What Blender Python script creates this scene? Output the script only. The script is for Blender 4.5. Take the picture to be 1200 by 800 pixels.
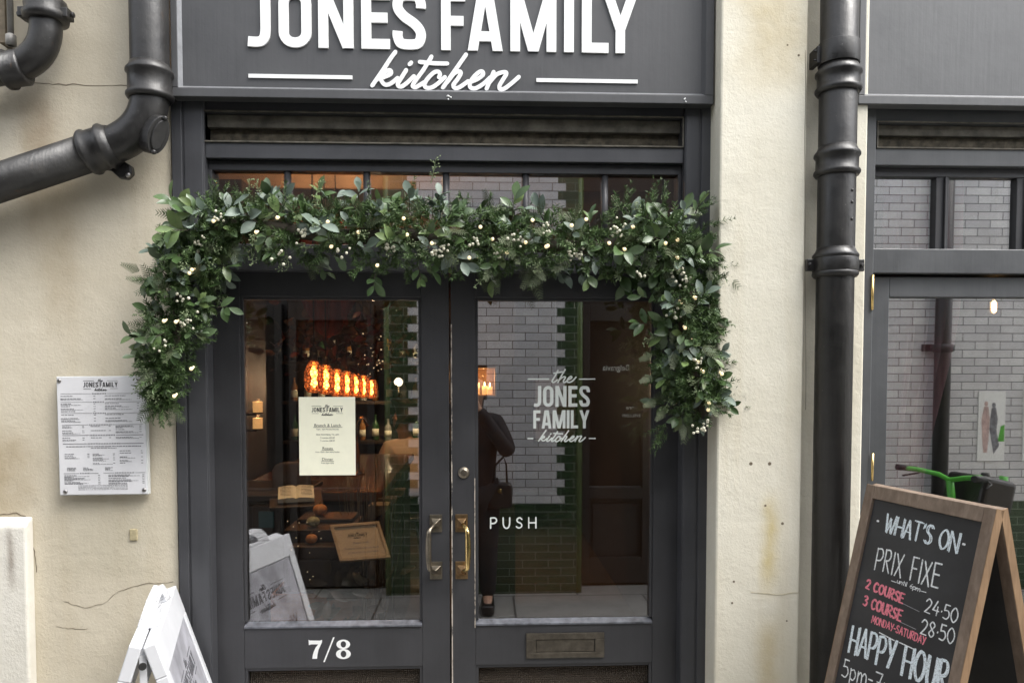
import bpy, bmesh, math, random
from math import sin, cos, pi, radians, sqrt, atan2
from mathutils import Vector, Matrix, Quaternion
random.seed(7)
R = random.Random(11)
S = bpy.context.scene
for o in list(bpy.data.objects): bpy.data.objects.remove(o)
COL = S.collection

# ------------------------------------------------------------------ camera, sky, sun, exposure
F, CX, CY, H, D = 890.0, 600.0, 476.0, 1.6, 2.35
PITCH, YAW = radians(2.33), radians(2.35)
cam_d = bpy.data.cameras.new('camera'); cam = bpy.data.objects.new('camera', cam_d); COL.objects.link(cam)
cam_d.sensor_width = 36; cam_d.lens = F / 1200 * 36; cam_d.shift_y = 76 / 1200
cam_d.clip_start = .02; cam_d.clip_end = 300
CAM = Vector((0, -D, H)); cam.location = CAM
cam.rotation_euler = (pi/2 - PITCH, 0, -YAW); S.camera = cam
ROT = cam.rotation_euler.to_matrix()

SUN_EL, SUN_AZ = radians(56), radians(118)          # azimuth measured clockwise from +Y (the wall's back)
w = bpy.data.worlds.new("World"); S.world = w; w.use_nodes = True
nt = w.node_tree; bg = nt.nodes['Background']
sky = nt.nodes.new('ShaderNodeTexSky'); sky.sky_type = 'NISHITA'; sky.sun_disc = False
sky.sun_elevation = SUN_EL; sky.sun_rotation = SUN_AZ
sky.air_density = 1.0; sky.dust_density = 3.0; sky.ozone_density = 1.0
hs = nt.nodes.new('ShaderNodeHueSaturation'); hs.inputs['Saturation'].default_value = .22
nt.links.new(sky.outputs[0], hs.inputs['Color']); nt.links.new(hs.outputs[0], bg.inputs[0])
bg.inputs[1].default_value = .15
sl = bpy.data.lights.new('sun', 'SUN'); so = bpy.data.objects.new('sun', sl); COL.objects.link(so)
sl.energy = 1.0; sl.angle = radians(35); sl.color = (1, .965, .91)
sd = Vector((sin(SUN_AZ)*cos(SUN_EL), cos(SUN_AZ)*cos(SUN_EL), sin(SUN_EL)))
so.rotation_euler = sd.to_track_quat('Z', 'Y').to_euler(); so.location = sd * 20
vs = S.view_settings; vs.view_transform = 'Standard'; vs.look = 'None'; vs.gamma = 1; vs.use_curve_mapping = False
vs.exposure = 1.76
S.cycles.max_bounces = 10; S.cycles.transparent_max_bounces = 16; S.cycles.glossy_bounces = 6
S.cycles.sample_clamp_indirect = 4

# ------------------------------------------------------------------ pixel -> point on a real plane y = Y
def at(px, py, Y=0.0):
    d = ROT @ Vector(((px - CX) / F, -(py - CY) / F, -1)); return CAM + d * ((Y + D) / d.y)
def fx(px, py=450, Y=0.0): return at(px, py, Y).x
def fz(py, px=563, Y=0.0): return at(px, py, Y).z
W = 3.02                                             # the opposite wall stands at y = -W
def vat(px, py, Wd=W, g=.07):                        # a thing seen mirrored in glass at y = g
    p = at(px, py, 2*g + Wd); return Vector((p.x, -Wd, p.z))
def vx(px, py=500, Wd=W, g=.07): return vat(px, py, Wd, g).x
def vz(py, px=600, Wd=W, g=.07): return vat(px, py, Wd, g).z

# ------------------------------------------------------------------ materials
def mat(name): 
    m = bpy.data.materials.new(name); m.use_nodes = True
    return m, m.node_tree, m.node_tree.nodes['Principled BSDF']
def node(t, k, **kw):
    n = t.nodes.new(k)
    for a, v in kw.items(): setattr(n, a, v)
    return n
def lk(t, a, b): t.links.new(a, b)
def coords(t, scale=(1, 1, 1)):
    g = node(t, 'ShaderNodeNewGeometry'); mp = node(t, 'ShaderNodeMapping'); mp.inputs['Scale'].default_value = scale
    lk(t, g.outputs['Position'], mp.inputs[0]); return mp.outputs[0]
def noise(t, co, scale, detail=5, rough=.6):
    n = node(t, 'ShaderNodeTexNoise'); n.inputs['Scale'].default_value = scale
    n.inputs['Detail'].default_value = detail; n.inputs['Roughness'].default_value = rough
    lk(t, co, n.inputs['Vector']); return n.outputs['Fac']
def ramp(t, fac, stops):
    r = node(t, 'ShaderNodeValToRGB'); e = r.color_ramp.elements
    while len(e) < len(stops): e.new(.5)
    for i, (p, c) in enumerate(stops): e[i].position = p; e[i].color = (*c, 1) if len(c) == 3 else c
    lk(t, fac, r.inputs[0]); return r.outputs[0]
def g3(v): return (v, v, v)
def mix(t, fac, a, b, mode='MIX'):
    m = node(t, 'ShaderNodeMix', data_type='RGBA', blend_type=mode)
    for s, v in ((0, fac), (6, a), (7, b)):
        if isinstance(v, (int, float)): m.inputs[s].default_value = v
        elif isinstance(v, tuple): m.inputs[s].default_value = (*v, 1)
        else: lk(t, v, m.inputs[s])
    return m.outputs[2]
def math_(t, op, a, b=0.0, clamp=False):
    m = node(t, 'ShaderNodeMath', operation=op, use_clamp=clamp)
    for i, v in enumerate((a, b)):
        if isinstance(v, (int, float)): m.inputs[i].default_value = v
        else: lk(t, v, m.inputs[i])
    return m.outputs[0]
def bump(t, b, h, strength=.3, dist=.01):
    n = node(t, 'ShaderNodeBump'); n.inputs['Strength'].default_value = strength; n.inputs['Distance'].default_value = dist
    lk(t, h, n.inputs['Height']); lk(t, n.outputs[0], b.inputs['Normal'])
def simple(name, col, rough=.5, metal=0, var=.15, nscale=30, bmp=0, spec=.5, coat=0, emit=None, es=0):
    m, t, b = mat(name)
    co = coords(t); n = noise(t, co, nscale)
    c = ramp(t, n, [(.3, tuple(x*(1-var) for x in col)), (.7, tuple(min(1, x*(1+var)) for x in col))])
    lk(t, c, b.inputs['Base Color'])
    b.inputs['Roughness'].default_value = rough; b.inputs['Metallic'].default_value = metal
    b.inputs['Specular IOR Level'].default_value = spec; b.inputs['Coat Weight'].default_value = coat
    if bmp: bump(t, b, noise(t, co, nscale*3), bmp, .002)
    if emit: b.inputs['Emission Color'].default_value = (*emit, 1); b.inputs['Emission Strength'].default_value = es
    return m
M = {}

def render_mat(name, c0, c1, stains=()):
    m, t, b = mat(name); co = coords(t)
    big = noise(t, co, 2.2, 6, .62)
    col = ramp(t, big, [(.32, c0), (.68, c1)])
    sp = noise(t, co, 55, 4, .7)
    col = mix(t, ramp(t, sp, [(.62, g3(0)), (.78, g3(.35))]), col, tuple(x*.72 for x in c0))
    stre = noise(t, coords(t, (9, 9, .7)), 1.6, 4, .55)
    col = mix(t, ramp(t, stre, [(.5, g3(0)), (.8, g3(.35))]), col, tuple(x*y for x, y in zip(c0, (.8, .72, .58))))
    sepn = node(t, 'ShaderNodeSeparateXYZ'); lk(t, node(t, 'ShaderNodeNewGeometry').outputs['Position'], sepn.inputs[0])
    for (sx, sz0, sz1, wd, sc, amt) in stains:      # a streak: gaussian in x, fading between two heights
        wob = math_(t, 'MULTIPLY', math_(t, 'SUBTRACT', noise(t, coords(t, (1, 1, 1)), 9, 3), .5), wd*1.6)
        dx = math_(t, 'DIVIDE', math_(t, 'SUBTRACT', math_(t, 'ADD', sepn.outputs[0], wob), sx), wd)
        gx = math_(t, 'POWER', 2.718, math_(t, 'MULTIPLY', math_(t, 'MULTIPLY', dx, dx), -1))
        mr = node(t, 'ShaderNodeMapRange', interpolation_type='SMOOTHSTEP')
        lk(t, sepn.outputs[2], mr.inputs[0])
        mr.inputs[1].default_value = sz0; mr.inputs[2].default_value = sz0 + (sz1-sz0)*.35; 
        mr2 = node(t, 'ShaderNodeMapRange', interpolation_type='SMOOTHSTEP'); lk(t, sepn.outputs[2], mr2.inputs[0])
        mr2.inputs[1].default_value = sz1; mr2.inputs[2].default_value = sz1 - (sz1-sz0)*.35
        fac = math_(t, 'MULTIPLY', math_(t, 'MULTIPLY', gx, mr.outputs[0]), mr2.outputs[0])
        fac = math_(t, 'MULTIPLY', fac, math_(t, 'MULTIPLY', math_(t, 'ADD', noise(t, co, 14, 5), .35), amt), True)
        col = mix(t, fac, col, sc)
    lk(t, col, b.inputs['Base Color']); b.inputs['Roughness'].default_value = .8
    b.inputs['Specular IOR Level'].default_value = .25
    hgt = math_(t, 'ADD', math_(t, 'MULTIPLY', noise(t, co, 14, 6, .6), 1.0), math_(t, 'MULTIPLY', noise(t, co, 110, 5, .7), .42))
    bump(t, b, hgt, .38, .010)
    return m
rust = (.20, .12, .06)
M['cream'] = render_mat('cream_render', (.55, .495, .385), (.645, .59, .475),
    [(fx(45, 150), fz(235), fz(95), .05, rust, .5), (fx(34, 150), fz(330), fz(92), .03, (.34, .26, .16), .4), (fx(0, 560), fz(640), fz(480), .10, (.34, .26, .15), .65),
     (fx(70, 300), fz(420), fz(120), .06, (.38, .30, .19), .6), (fx(120, 300), fz(700), fz(560), .16, (.42, .38, .28), .5)])
M['pier'] = render_mat('pale_cream_render', (.65, .615, .505), (.735, .705, .60),
    [(fx(888, 640), fz(705), fz(560), .024, (.56, .46, .22), .9), (fx(888, 640), fz(830), fz(700), .03, (.50, .40, .20), .7), (fx(895, 100), fz(140), fz(-40), .12, (.48, .40, .24), .7)])
M['plinth'] = render_mat('white_lime_render', (.62, .595, .52), (.76, .735, .67), [(fx(20, 650), fz(690), fz(600), .012, (.28, .24, .2), .8)])

def paint(name, col, rough=.42):
    m, t, b = mat(name); co = coords(t)
    n = noise(t, co, 6, 6, .65); v = noise(t, coords(t, (60, 60, 3)), 1, 4)
    c = ramp(t, n, [(.3, tuple(x*.85 for x in col)), (.7, tuple(x*1.18 for x in col))])
    c = mix(t, ramp(t, noise(t, coords(t, (90, 90, 2.5)), 1, 4, .6), [(.35, g3(0)), (.75, g3(.15))]), c, tuple(x*1.5 for x in col))
    c = mix(t, ramp(t, noise(t, co, 26, 8, .8), [(.705, g3(0)), (.735, g3(.6))]), c, (.20, .19, .18))
    dust = noise(t, co, 190, 3, .8)
    c = mix(t, ramp(t, dust, [(.70, g3(0)), (.80, g3(.22))]), c, (.22, .21, .2))
    lk(t, c, b.inputs['Base Color'])
    lk(t, ramp(t, n, [(.3, g3(rough-.08)), (.7, g3(rough+.14))]), b.inputs['Roughness'])
    bump(t, b, math_(t, 'ADD', math_(t, 'MULTIPLY', v, .8), math_(t, 'MULTIPLY', noise(t, co, 45, 4), .6)), .22, .003)
    return m
M['paint'] = paint('charcoal_paint', (.047, .048, .053))
M['hazed_paint'] = paint('haze_lightened_paint', (.070, .073, .077)); M['hazed_fascia'] = paint('haze_lightened_fascia_paint', (.10, .102, .105), .5)  # charcoal lightened to imitate lens haze over the right shopfront
M['door'] = paint('door_charcoal_paint', (.036, .036, .039), .40)
M['fascia'] = paint('fascia_charcoal_paint', (.056, .057, .060), .5)
M['dirty'] = simple('dusty_olive_vent', (.11, .10, .08), .8, var=.5, nscale=22, bmp=.4)
M['slot'] = simple('vent_slot_grime', (.10, .085, .06), .9, var=.6, nscale=40)
M['trim'] = simple('lit_bevel_metal_trim', (.20, .205, .215), .45, .4, var=.15, nscale=40)  # on the fascia moulding this pale tone paints the lit bevels
M['sill'] = simple('sky_lit_sill_paint', (.11, .115, .13), .3, .1, var=.5, nscale=35)  # sky highlight on the sloping sill put into its pale bluish colour
m, t, b = mat('worn_edge'); co = coords(t, (40, 40, 14))
lk(t, ramp(t, noise(t, co, 1.3, 6, .75), [(.42, (.04, .04, .045)), (.52, (.42, .37, .31)), (.7, (.58, .54, .48))]), b.inputs['Base Color']); M['worn'] = m
M['white'] = simple('white_letter_paint', (.80, .81, .80), .5, var=.04)
M['vinyl'] = simple('white_vinyl', (.70, .74, .70), .6, var=.04)
def pipe_mat():
    m, t, b = mat('black_cast_iron_paint'); co = coords(t)
    n = noise(t, co, 12, 6, .65)
    c = ramp(t, n, [(.3, (.012, .0115, .0115)), (.62, (.024, .023, .022)), (.8, (.04, .037, .033))])
    sp = noise(t, co, 130, 3, .8)
    c = mix(t, ramp(t, sp, [(.68, g3(0)), (.75, g3(.55))]), c, (.22, .21, .19))
    c = mix(t, ramp(t, noise(t, coords(t, (3, 3, 1)), 9, 7, .75), [(.63, g3(0)), (.72, g3(.6))]), c, (.06, .038, .024))
    lk(t, c, b.inputs['Base Color']); lk(t, ramp(t, n, [(.3, g3(.30)), (.75, g3(.55))]), b.inputs['Roughness'])
    b.inputs['Specular IOR Level'].default_value = .5
    h = math_(t, 'ADD', noise(t, co, 22, 5), math_(t, 'MULTIPLY', noise(t, coords(t, (130, 130, 8)), 1, 3), .3))
    bump(t, b, h, .32, .006); return m
M['iron'] = pipe_mat()
M['conduit'] = simple('grey_conduit', (.28, .27, .25), .5, .2, var=.3, nscale=20)
M['brass'] = simple('polished_brass', (.80, .58, .25), .22, 1, var=.12, nscale=60)
M['oldbrass'] = simple('tarnished_brass', (.27, .235, .185), .38, 1, var=.3, nscale=50)
M['bronzerose'] = simple('brown_brass', (.36, .24, .13), .35, 1, var=.3, nscale=50)
M['bronze'] = simple('dark_bronze', (.12, .105, .085), .42, .8, var=.3, nscale=40)
M['steel'] = simple('screw_steel', (.35, .34, .33), .35, 1)
M['chrome'] = simple('chrome', (.8, .8, .8), .12, 1, var=.02)
M['black'] = simple('black_matt', (.012, .012, .012), .6)
M['rubber'] = simple('black_rubber', (.02, .02, .02), .55)

def glass(name, f0, tint=(.95, .95, .95), rough=0.0, wavy=.0):
    m = bpy.data.materials.new(name); m.use_nodes = True; t = m.node_tree; t.nodes.clear()
    out = node(t, 'ShaderNodeOutputMaterial'); mx = node(t, 'ShaderNodeMixShader')
    tr = node(t, 'ShaderNodeBsdfTransparent'); tr.inputs[0].default_value = (*tint, 1)
    gl = node(t, 'ShaderNodeBsdfGlossy'); gl.inputs['Roughness'].default_value = rough
    lw = node(t, 'ShaderNodeLayerWeight'); lw.inputs[0].default_value = .5
    p5 = math_(t, 'POWER', lw.outputs['Facing'], 5.0)
    lk(t, math_(t, 'ADD', math_(t, 'MULTIPLY', p5, 1-f0), f0), mx.inputs[0])
    lk(t, tr.outputs[0], mx.inputs[1]); lk(t, gl.outputs[0], mx.inputs[2]); lk(t, mx.outputs[0], out.inputs[0])
    if wavy:
        bn = node(t, 'ShaderNodeBump'); bn.inputs['Strength'].default_value = wavy; bn.inputs['Distance'].default_value = .004
        lk(t, noise(t, coords(t), 2.5, 1, .4), bn.inputs['Height']); lk(t, bn.outputs[0], gl.inputs['Normal'])
    return m
M['glass'] = glass('door_glass', .26, wavy=.05)
M['glass_top'] = glass('transom_glass', .26, wavy=.05)
M['glass_win'] = glass('window_glass', .48, wavy=.05)
M['clearbulb'] = glass('clear_bulb_glass', .12, (.97, .90, .78))
m, t, b = mat('reeded_glass'); co = coords(t, (1, 1, 1))
wv = node(t, 'ShaderNodeTexWave', wave_type='BANDS', bands_direction='X'); wv.inputs['Scale'].default_value = 48; wv.inputs['Distortion'].default_value = 1.2
lk(t, co, wv.inputs['Vector'])
wv2 = node(t, 'ShaderNodeTexWave', wave_type='BANDS', bands_direction='Z'); wv2.inputs['Scale'].default_value = 42; lk(t, co, wv2.inputs['Vector'])
hh = math_(t, 'ADD', wv.outputs['Fac'], math_(t, 'MULTIPLY', wv2.outputs['Fac'], .6))
b.inputs['Base Color'].default_value = (.30, .25, .20, 1); b.inputs['Roughness'].default_value = .18
b.inputs['Transmission Weight'].default_value = .75; b.inputs['IOR'].default_value = 1.3
bump(t, b, hh, .8, .01); M['reeded'] = m

def brick(name, c1, c2, mortar, bw, bh, ms, axes='XZ', off=(0, 0), rough=.25, bmp=.5, spec=.5, mottle=0):
    m, t, b = mat(name)
    sp = node(t, 'ShaderNodeSeparateXYZ'); lk(t, node(t, 'ShaderNodeNewGeometry').outputs['Position'], sp.inputs[0])
    cb = node(t, 'ShaderNodeCombineXYZ')
    lk(t, math_(t, 'SUBTRACT', sp.outputs['XYZ'.index(axes[0])], off[0]), cb.inputs[0])
    lk(t, math_(t, 'SUBTRACT', sp.outputs['XYZ'.index(axes[1])], off[1]), cb.inputs[1])
    br = node(t, 'ShaderNodeTexBrick'); br.offset = .5
    br.inputs['Scale'].default_value = 1; br.inputs['Brick Width'].default_value = bw; br.inputs['Row Height'].default_value = bh
    br.inputs['Mortar Size'].default_value = ms; br.inputs['Mortar Smooth'].default_value = .1
    br.inputs['Color1'].default_value = (*c1, 1); br.inputs['Color2'].default_value = (*c2, 1); br.inputs['Mortar'].default_value = (*mortar, 1)
    lk(t, cb.outputs[0], br.inputs['Vector'])
    col = br.outputs['Color']
    if mottle: col = mix(t, ramp(t, noise(t, coords(t), 6, 6, .7), [(.4, g3(0)), (.7, g3(mottle))]), col, tuple(x*.5 for x in c1))
    lk(t, col, b.inputs['Base Color']); b.inputs['Roughness'].default_value = rough
    b.inputs['Specular IOR Level'].default_value = spec
    bump(t, b, math_(t, 'ADD', math_(t, 'MULTIPLY', math_(t, 'SUBTRACT', 1, br.outputs['Fac']), 1), math_(t, 'MULTIPLY', noise(t, coords(t), 30, 3), .12)), bmp, .003)
    return m
RH, BW = .0593, .19
ZD = vz(590, 600)                                    # top of the green dado
M['tile'] = brick('white_glazed_brick', (.72, .72, .73), (.56, .56, .585), (.12, .12, .13), BW, RH, .0032, off=(vx(570, 500), ZD), mottle=.4)
M['green'] = brick('green_glazed_brick', (.040, .075, .034), (.022, .048, .022), (.20, .23, .19), BW, RH, .0026, off=(vx(566, 500), ZD), rough=.18, mottle=.3)
M['bead'] = simple('green_glazed_bead', (.10, .15, .06), .12, var=.3, nscale=9)
M['slab'] = brick('york_stone_paving', (.34, .33, .31), (.27, .265, .25), (.07, .065, .06), .95, .62, .008, 'XY', off=(vx(676, 700)-.95*1, -2.96), rough=.8, bmp=.4, mottle=.5)
M['asphalt'] = simple('asphalt', (.05, .05, .05), .9, var=.3, nscale=60, bmp=.4)
M['shopdark'] = paint('opposite_dark_paint', (.020, .019, .019), .5)
M['shoppane'] = simple('opposite_dark_glass', (.020, .014, .013), .3, var=.3, nscale=3, spec=.3)

def wood(name, a, bcol, sc=(3, 3, 40), rough=.6, bm=.3):
    m, t, b = mat(name); co = coords(t, sc)
    n = noise(t, co, 2.0, 6, .65)
    c = ramp(t, n, [(.3, a), (.7, bcol)]); c = mix(t, ramp(t, noise(t, coords(t), 9, 5), [(.45, g3(0)), (.75, g3(.4))]), c, tuple(x*.55 for x in a))
    lk(t, c, b.inputs['Base Color']); b.inputs['Roughness'].default_value = rough; bump(t, b, n, bm, .004); return m
M['framewood'] = wood('weathered_brown_wood', (.15, .105, .075), (.27, .205, .155), (40, 22, 5))
M['edgewood'] = wood('bare_orange_wood', (.20, .12, .062), (.30, .19, .105), (40, 30, 5))
m, t, b = mat('chalkboard'); co = coords(t)
sm = noise(t, coords(t, (3, 3, 5)), 1.5, 6, .6)
lk(t, ramp(t, sm, [(.35, (.022, .022, .023)), (.62, (.036, .036, .038)), (.8, (.075, .075, .078))]), b.inputs['Base Color']); b.inputs['Roughness'].default_value = .62; M['chalkboard'] = m
def chalk(name, col):
    m, t, b = mat(name); co = coords(t)
    lk(t, ramp(t, noise(t, co, 260, 3, .7), [(.34, tuple(x*.45 for x in col)), (.52, col)]), b.inputs['Base Color']); b.inputs['Roughness'].default_value = .9; return m
M['chalk_w'] = chalk('white_chalk', (.85, .87, .87)); M['chalk_b'] = chalk('pale_blue_chalk', (.80, .88, .92)); M['chalk_r'] = chalk('red_chalk', (.86, .25, .31))
M['chalk_dim'] = chalk('smudged_chalk', (.30, .30, .31))
M['abwhite'] = simple('white_plastic', (.60, .61, .635), .4, var=.05, nscale=12)
M['poster'] = simple('grey_poster', (.36, .36, .395), .35, var=.35, nscale=11)
M['posterink'] = simple('dark_poster_ink', (.09, .09, .10), .5, var=.4, nscale=20)
M['ink'] = simple('black_ink', (.03, .03, .03), .7); M['greyink'] = simple('grey_ink', (.22, .22, .23), .7)
M['paper'] = simple('white_paper', (.72, .72, .735), .45, var=.03); M['creampaper'] = simple('cream_card', (.88, .87, .69), .7, var=.03)
M['acrylic'] = simple('acrylic_edge', (.62, .64, .64), .15, var=.03)

# foliage
def leafm(name, cols, rough=.36, trans=.12, dens=1):
    m, t, b = mat(name); g = node(t, 'ShaderNodeNewGeometry')
    n = len(cols); c = ramp(t, g.outputs['Random Per Island'], [(i/(n-1) if n > 1 else 0, cc) for i, cc in enumerate(cols)])
    c = mix(t, ramp(t, noise(t, coords(t), 60, 3), [(.4, g3(0)), (.8, g3(.4))]), c, tuple(x*.6 for x in cols[0]))
    lk(t, c, b.inputs['Base Color']); b.inputs['Roughness'].default_value = rough
    b.inputs['Specular IOR Level'].default_value = .45
    return m
M['leaf'] = leafm('broad_leaf', [(.040, .074, .024), (.060, .108, .036), (.080, .130, .052), (.125, .175, .10), (.048, .088, .028), (.155, .225, .080), (.09, .125, .045)])
M['leafblue'] = leafm('grey_green_leaf', [(.110, .150, .115), (.165, .21, .170), (.085, .120, .088), (.22, .27, .225)], .5)
M['needle'] = leafm('fir_needle', [(.042, .080, .024), (.066, .118, .036), (.100, .160, .052), (.055, .098, .032)], .5)
M['cedar'] = leafm('cedar_spray', [(.085, .11, .055), (.12, .145, .075), (.07, .095, .045), (.14, .16, .09)], .6)
M['seed'] = leafm('seed_sprig', [(.16, .215, .10), (.24, .29, .16), (.12, .18, .08)], .6)
M['twig'] = simple('brown_twig', (.05, .042, .028), .8)
M['berry'] = simple('ivory_berry', (.62, .60, .47), .4, var=.1)
M['fairy'] = simple('fairy_light', (.9, .8, .55), .4, emit=(1, .76, .42), es=.27)
# interior
M['brownwall'] = simple('brown_interior_wall', (.12, .075, .048), .7, var=.3, nscale=3)
M['panel'] = wood('dark_panelling', (.034, .022, .016), (.060, .040, .028), (6, 6, 2), .45)
M['barwood'] = wood('polished_bar_wood', (.20, .085, .035), (.34, .16, .07), (4, 4, 30), .18)
M['floorwood'] = wood('dark_floor', (.05, .035, .025), (.09, .06, .04), (3, 20, 3), .5)
M['ceil'] = simple('brown_ceiling', (.30, .20, .13), .7, var=.1, nscale=2)
M['winroom'] = simple('dim_room_wall', (.12, .115, .115), .8, var=.2, nscale=3)
M['bulb'] = simple('hot_filament', (1, .5, .2), .4, emit=(1, .60, .26), es=8)
def amber():
    m = bpy.data.materials.new('amber_cut_glass'); m.use_nodes = True; t = m.node_tree; t.nodes.clear()
    out = node(t, 'ShaderNodeOutputMaterial'); mx = node(t, 'ShaderNodeMixShader'); ad = node(t, 'ShaderNodeAddShader')
    tr = node(t, 'ShaderNodeBsdfTransparent'); tr.inputs[0].default_value = (1, .42, .16, 1)
    gl = node(t, 'ShaderNodeBsdfGlossy'); gl.inputs['Roughness'].default_value = .1; gl.inputs[0].default_value = (.8, .4, .2, 1)
    em = node(t, 'ShaderNodeEmission'); em.inputs[0].default_value = (1, .26, .06, 1)
    vr = node(t, 'ShaderNodeTexVoronoi', feature='DISTANCE_TO_EDGE'); vr.inputs['Scale'].default_value = 58; lk(t, node(t, 'ShaderNodeTexCoord').outputs['Object'], vr.inputs['Vector'])
    lw = node(t, 'ShaderNodeLayerWeight'); lw.inputs[0].default_value = .5
    cell = ramp(t, vr.outputs['Distance'], [(.03, g3(0)), (.16, g3(1))]); body = ramp(t, lw.outputs['Facing'], [(0, g3(1)), (.85, g3(.35))])
    lk(t, math_(t, 'MULTIPLY', math_(t, 'MULTIPLY', cell, body), .34), em.inputs[1])
    lk(t, mix(t, cell, (.16, .03, .01), (1, .50, .20)), tr.inputs[0])
    mx.inputs[0].default_value = .2; lk(t, tr.outputs[0], mx.inputs[1]); lk(t, gl.outputs[0], mx.inputs[2])
    lk(t, mx.outputs[0], ad.inputs[0]); lk(t, em.outputs[0], ad.inputs[1]); lk(t, ad.outputs[0], out.inputs[0]); return m
M['amber'] = amber()
M['candle'] = simple('lit_candle_wax', (.9, .7, .4), .5, emit=(1, .52, .18), es=.3)
M['globe'] = simple('lit_globe', (1, .9, .8), .4, emit=(1, .80, .55), es=1.0)
M['screen'] = simple('teal_screen', (.03, .06, .06), .3, emit=(.10, .26, .28), es=.02)
M['twinkle'] = simple('twinkle_light', (1, .8, .5), .4, emit=(1, .72, .42), es=.4)
M['pumpkin'] = simple('pumpkin_skin', (.55, .22, .06), .5, var=.2, nscale=20)
M['palesquash'] = simple('striped_squash_skin', (.36, .34, .18), .5, var=.5, nscale=60)
M['straw'] = simple('dry_stalks', (.20, .15, .09), .8, var=.4)
M['skin'] = simple('skin', (.50, .30, .21), .5, var=.06); M['hairdark'] = simple('dark_hair', (.03, .02, .015), .5, var=.3, nscale=80)
M['shirt'] = simple('pale_shirt', (.72, .60, .46), .8, var=.08, nscale=14)
M['coat'] = simple('black_wool_coat', (.018, .017, .019), .9, var=.2, bmp=.3); M['trouser'] = simple('black_trousers', (.014, .014, .016), .8)
M['leather'] = simple('black_leather', (.02, .017, .016), .35, bmp=.2); M['phone'] = simple('phone_glass', (.01, .01, .012), .1)
M['bikegreen'] = simple('green_bike_paint', (.10, .42, .055), .3, var=.08)
M['red'] = simple('red_plastic', (.40, .05, .035), .5)
M['drape'] = simple('dark_red_drape', (.16, .03, .028), .85)
M['cloth2'] = simple('mid_grey_print', (.20, .20, .22), .7, var=.5, nscale=40)
M['drape2'] = simple('dusty_pink', (.55, .40, .37), .7, var=.3, nscale=40)
M['cloth'] = simple('grey_cloth', (.30, .25, .21), .9)
for nm, c in (('bottlegreen', (.05, .12, .05)), ('bottleamber', (.35, .16, .05)), ('bottleclear', (.35, .33, .30))):
    M[nm] = simple(nm, c, .12, var=.1)
def sheer(name, col, al):
    m, t, b = mat(name); b.inputs['Base Color'].default_value = (*col, 1); b.inputs['Roughness'].default_value = .9
    b.inputs['Alpha'].default_value = al; return m
M['sheer'] = sheer('mauve_sheer_curtain', (.62, .32, .36), .95)

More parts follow.
